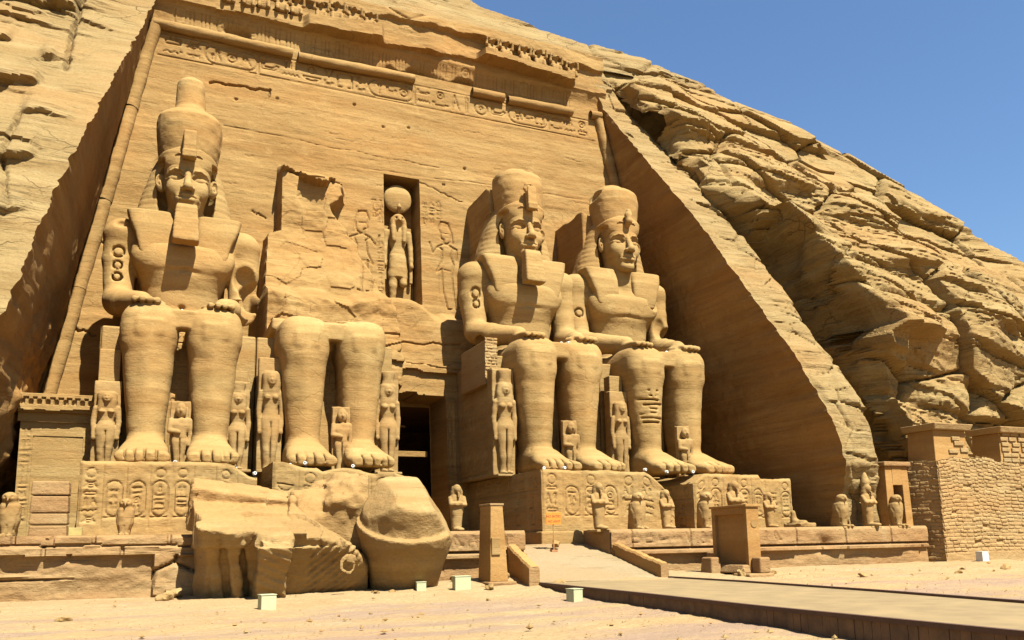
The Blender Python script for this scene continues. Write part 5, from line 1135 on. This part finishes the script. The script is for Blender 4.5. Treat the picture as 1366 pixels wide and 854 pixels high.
light_box(-3.15, -17.3, .58, .45, .46, -5, 'wide floodlight box between the fallen crown drum and the tapering pillar')
light_box(-1.35, -22.6, .36, .38, .36, 12, 'floodlight box beside the boardwalk edge')
light_box(26.0, -15.6, .46, .4, .5, 0, 'white floodlight box at the foot of the mud-brick corner', plain('white_housing', (.45, .44, .38), .5, 0, .03))
t = thing('floodlight_box', 'small yellow box on the terrace by the chapel front', 'floodlight', (-15.95, -12.9, TZ+.01), 0)
mb = MB(); mb.hexa((-.2, -.15, 0), (.22, .15, .28)); mb.build('housing', plain('yellow_housing', (.3, .22, .06), .6), t, .01); mb = MB(); mb.hexa((-.16, .15, .05), (.18, .16, .24)); mb.build('lens', gl, t)
t = thing('ground_lamp', 'dark lamp with two pale panels standing below a weathered falcon', 'lamp', (10.25, -14.9, 1.35))
mb = MB(); mb.hexa((-.22, 0, -.02), (.22, .3, .5)); mb.build('housing', dk, t, .02); mb = MB(); mb.hexa((-.07, -.02, .02), (.07, 0, .46)); mb.build('lens', gl, t)
mb = MB(); mb.hexa((-.5, -.1, -1.1), (.5, .6, -.02)); mb.build('stand_block', M['terr'], t, .05)
white = plain('spot_glass', (.5, .49, .44), .3, 0, .02)
def spot(x, y, z, lab):
    t = thing('spotlight', lab, 'spotlight', (x, y, z), R(random.uniform(-25, 25)), 'little spotlights set on the colossi'); t.scale = (.55, .55, .55)
    mb = MB(); mb.tube([(0, .12, .17), (0, -.12, .19)], .13, 12); mb.build('lamp_head', white, t); mb = MB(); mb.hexa((-.03, -.03, -.05), (.03, .03, .1)); mb.hexa((-.1, -.06, -.05), (.1, .06, .0)); mb.build('bracket', dk, t)
    mb = MB(); mb.tube([(0, -.121, .19), (0, -.13, .19)], .06, 10); mb.build('bulb', dk, t)
K = F0+7.15
def cn(n): return ['leftmost colossus', 'broken colossus', 'bearded colossus', 'beardless colossus'][n]
for n, dx, y, z, w in ((0, -.05, -7.4, K-.2, 'on the left thigh edge of the'), (0, .55, -7.4, K-.18, 'on the right thigh edge of the'), (0, -.1, -9.6, F0, 'between the feet of the'), (0, 2.2, -9.8, F0-.2, 'outside the right foot of the'), (0, 2.95, -10.2, F0-.45, 'on the broken pedestal corner right of the'),
                       (1, .75, -7.2, K-.1, 'on the lap of the'), (1, 1.1, -7.0, K, 'on the lap, by the right thigh, of the'), (1, -2.9, -10.3, F0-.1, 'by the queen left of the'), (1, -2.3, -10.4, F0-.1, 'close to the left foot of the'), (1, -1.75, -10.9, F0-.05, 'at the toes of the left foot of the'), (1, .35, -10.5, F0-.1, 'between the feet of the'),
                       (2, .18, -7.5, K-.2, 'on the apron between the thighs of the'), (2, .5, -7.7, K-.2, 'by the right hand of the'), (2, -2.5, -10.6, F0-.03, 'near the queen beside the'), (2, -1.6, -10.95, F0-.03, 'at the left toes of the'), (2, 2.9, -10.9, F0-.03, 'beyond the right foot of the'),
                       (3, -2.35, -10.7, F0-.1, 'left of the feet of the'), (3, -.95, -10.95, F0-.1, 'at the left toes of the'), (3, .15, -7.5, K-.2, 'on the apron of the')):
    spot(CX[n]+dx, y, z, 'tiny white spotlight %s %s' % (w, cn(n)))
t = thing('notice_sign', 'orange notice board with dark lettering on a thin post at the top of the ramp', 'sign', (2.72, -13.0, 1.55))
post = plain('rusty_post', (.30, .13, .04), .7); org = plain('orange_board', (.42, .15, .01), .5, 0, .05); ink = plain('dark_ink', (.22, .05, .01), .6)
mb = MB(); mb.tube([(0, .05, -.05), (0, .05, 1.72)], .025, 8); mb.hexa((-.14, -.06, -.06), (.14, .16, .03)); mb.build('post', post, t)
mb = MB(); mb.hexa((-.36, 0, 1.12), (.36, .03, 1.66)); bd = mb.build('board', org, t, .006)
def text(s, x, z, size, parent):
    cu = bpy.data.curves.new('lettering', 'FONT'); cu.body = s; cu.size = size; cu.align_x = 'CENTER'; cu.extrude = .004; cu.materials.append(ink)
    o = bpy.data.objects.new('lettering', cu); COL.objects.link(o); o.rotation_euler = (math.pi/2, 0, 0); o.location = (x, -.004, z)
    dg = bpy.context.evaluated_depsgraph_get(); me = bpy.data.meshes.new_from_object(o.evaluated_get(dg)); bpy.data.objects.remove(o)
    n = bpy.data.objects.new('lettering', me); COL.objects.link(n); n.parent = parent; n.location = (x, -.004, z); n.rotation_euler = (math.pi/2, 0, 0); return n
text('NO ENTRY', 0, 1.43, .145, bd); text('NO LIGHT', .02, 1.22, .13, bd)
# ------------------------------------------------------------------ rubble
def rubble():
    rng = random.Random(77); protos = []
    for k in range(5):
        v = Vol((-1, -1, -1), (1, 1, 1), .12); v.box((0, 0, 0), (.6, .5, .4), .12, .1, rot=rotm('Y', k*17)); v.half((.5, .3, .8), (.1*k, .1, .3), .05); v.noise(.18, .6, 40+k, 3); protos.append(v.mesh('rock', M['frag']))
    spots = [(-2.6, -15.4, .45, 'flat'), (-.9, -15.6, .5, ''), (.2, -18.5, .35, ''), (-2.3, -17.9, .28, ''), (-13.0, -16.1, .35, ''), (-12.7, -15.1, .5, ''), (-6.2, -17.0, .18, ''), (-5.6, -16.9, .14, ''), (8.2, -18.7, .35, ''), (10.0, -18.4, .22, ''), (12.6, -20.6, .2, ''), (17.5, -21.0, .25, ''), (19.5, -19.6, .16, ''), (21.5, -20.2, .3, ''), (-15.5, -21.2, .22, ''), (-3.6, -21.0, .12, ''), (-6.8, -24.2, .1, ''), (3.0, -12.6, .3, '')]
    lab = ['flat rubble block at the foot of the terrace near the drum', 'rubble block behind the tapering pillar', 'stone by the boardwalk start', 'stone left of the pillar base', 'stone at the left corner of the fallen head', 'block wedged between fallen head and terrace', 'pebble under the fallen drum edge', 'small pebble beside the smallest floodlight', 'stone left of the slab pillar base', 'stone right of the slab pillar base', 'loose stone on the sand right of the boardwalk', 'loose stone in the sunny sand toward the brick wall', 'small stone near the terrace foot at right', 'stone nearest the mud-brick corner', 'light flat stone on the sand at far left', 'pebble on the reddish gravel before the pillar', 'pebble nearest the camera on the gravel', 'stone at the foot of the sign']
    for (x, y, s, _), l in zip(spots, lab):
        c = rng.choice(protos).copy(); COL.objects.link(c); c.location = (x, y, float(gz(x, y))+s*.25 if y < -13 else 1.85); c.scale = (s*rng.uniform(.9, 1.5), s, s*rng.uniform(.5, .9)); c.rotation_euler = (0, 0, rng.uniform(0, 6)); c.name = 'loose_stone'
        tag(c, l, 'stone', 'loose stones on the sand')
    for p in protos: bpy.data.objects.remove(p)
rubble()

def gravel():
    rng = np.random.RandomState(9); n = 5200
    x = rng.uniform(-22, 34, n); y = -14.4-rng.power(1.6, n)*26; k = fbm(x*.25, y*.8, x*0, 3, 66)+.15 > rng.uniform(-.5, .6, n)
    on = (y < -18) & (x > np.interp(y, [-48, -18], [-1.8, -.7])) & (x < np.interp(y, [-48, -18], [3.0, 5.6])); on |= (y > -18.6) & (x > -1.2) & (x < 5.6)
    k &= ~on; x, y = x[k], y[k]; n = len(x); s = .018+.07*rng.power(.35, n)**3
    oc = np.array([(1, 0, 0), (0, 1, 0), (-1, 0, 0), (0, -1, 0), (0, 0, 1), (0, 0, -.6)]); fc = np.array([(0, 1, 4), (1, 2, 4), (2, 3, 4), (3, 0, 4), (1, 0, 5), (2, 1, 5), (3, 2, 5), (0, 3, 5)])
    V = oc[None]*rng.uniform(.55, 1.35, (n, 6, 1))*s[:, None, None]*np.array((1.2, 1, .75)); a = rng.uniform(0, 6.3, n); c, d = np.cos(a)[:, None], np.sin(a)[:, None]
    V = np.stack([V[..., 0]*c-V[..., 1]*d+x[:, None], V[..., 0]*d+V[..., 1]*c+y[:, None], V[..., 2]+(gz(x, y)+s*.35+.03)[:, None]], -1)
    tag(mesh_np('gravel', V.reshape(-1, 3), (fc[None]+6*np.arange(n)[:, None, None]).reshape(-1, 3), M['frag'], None, False), kind='stuff')
gravel()
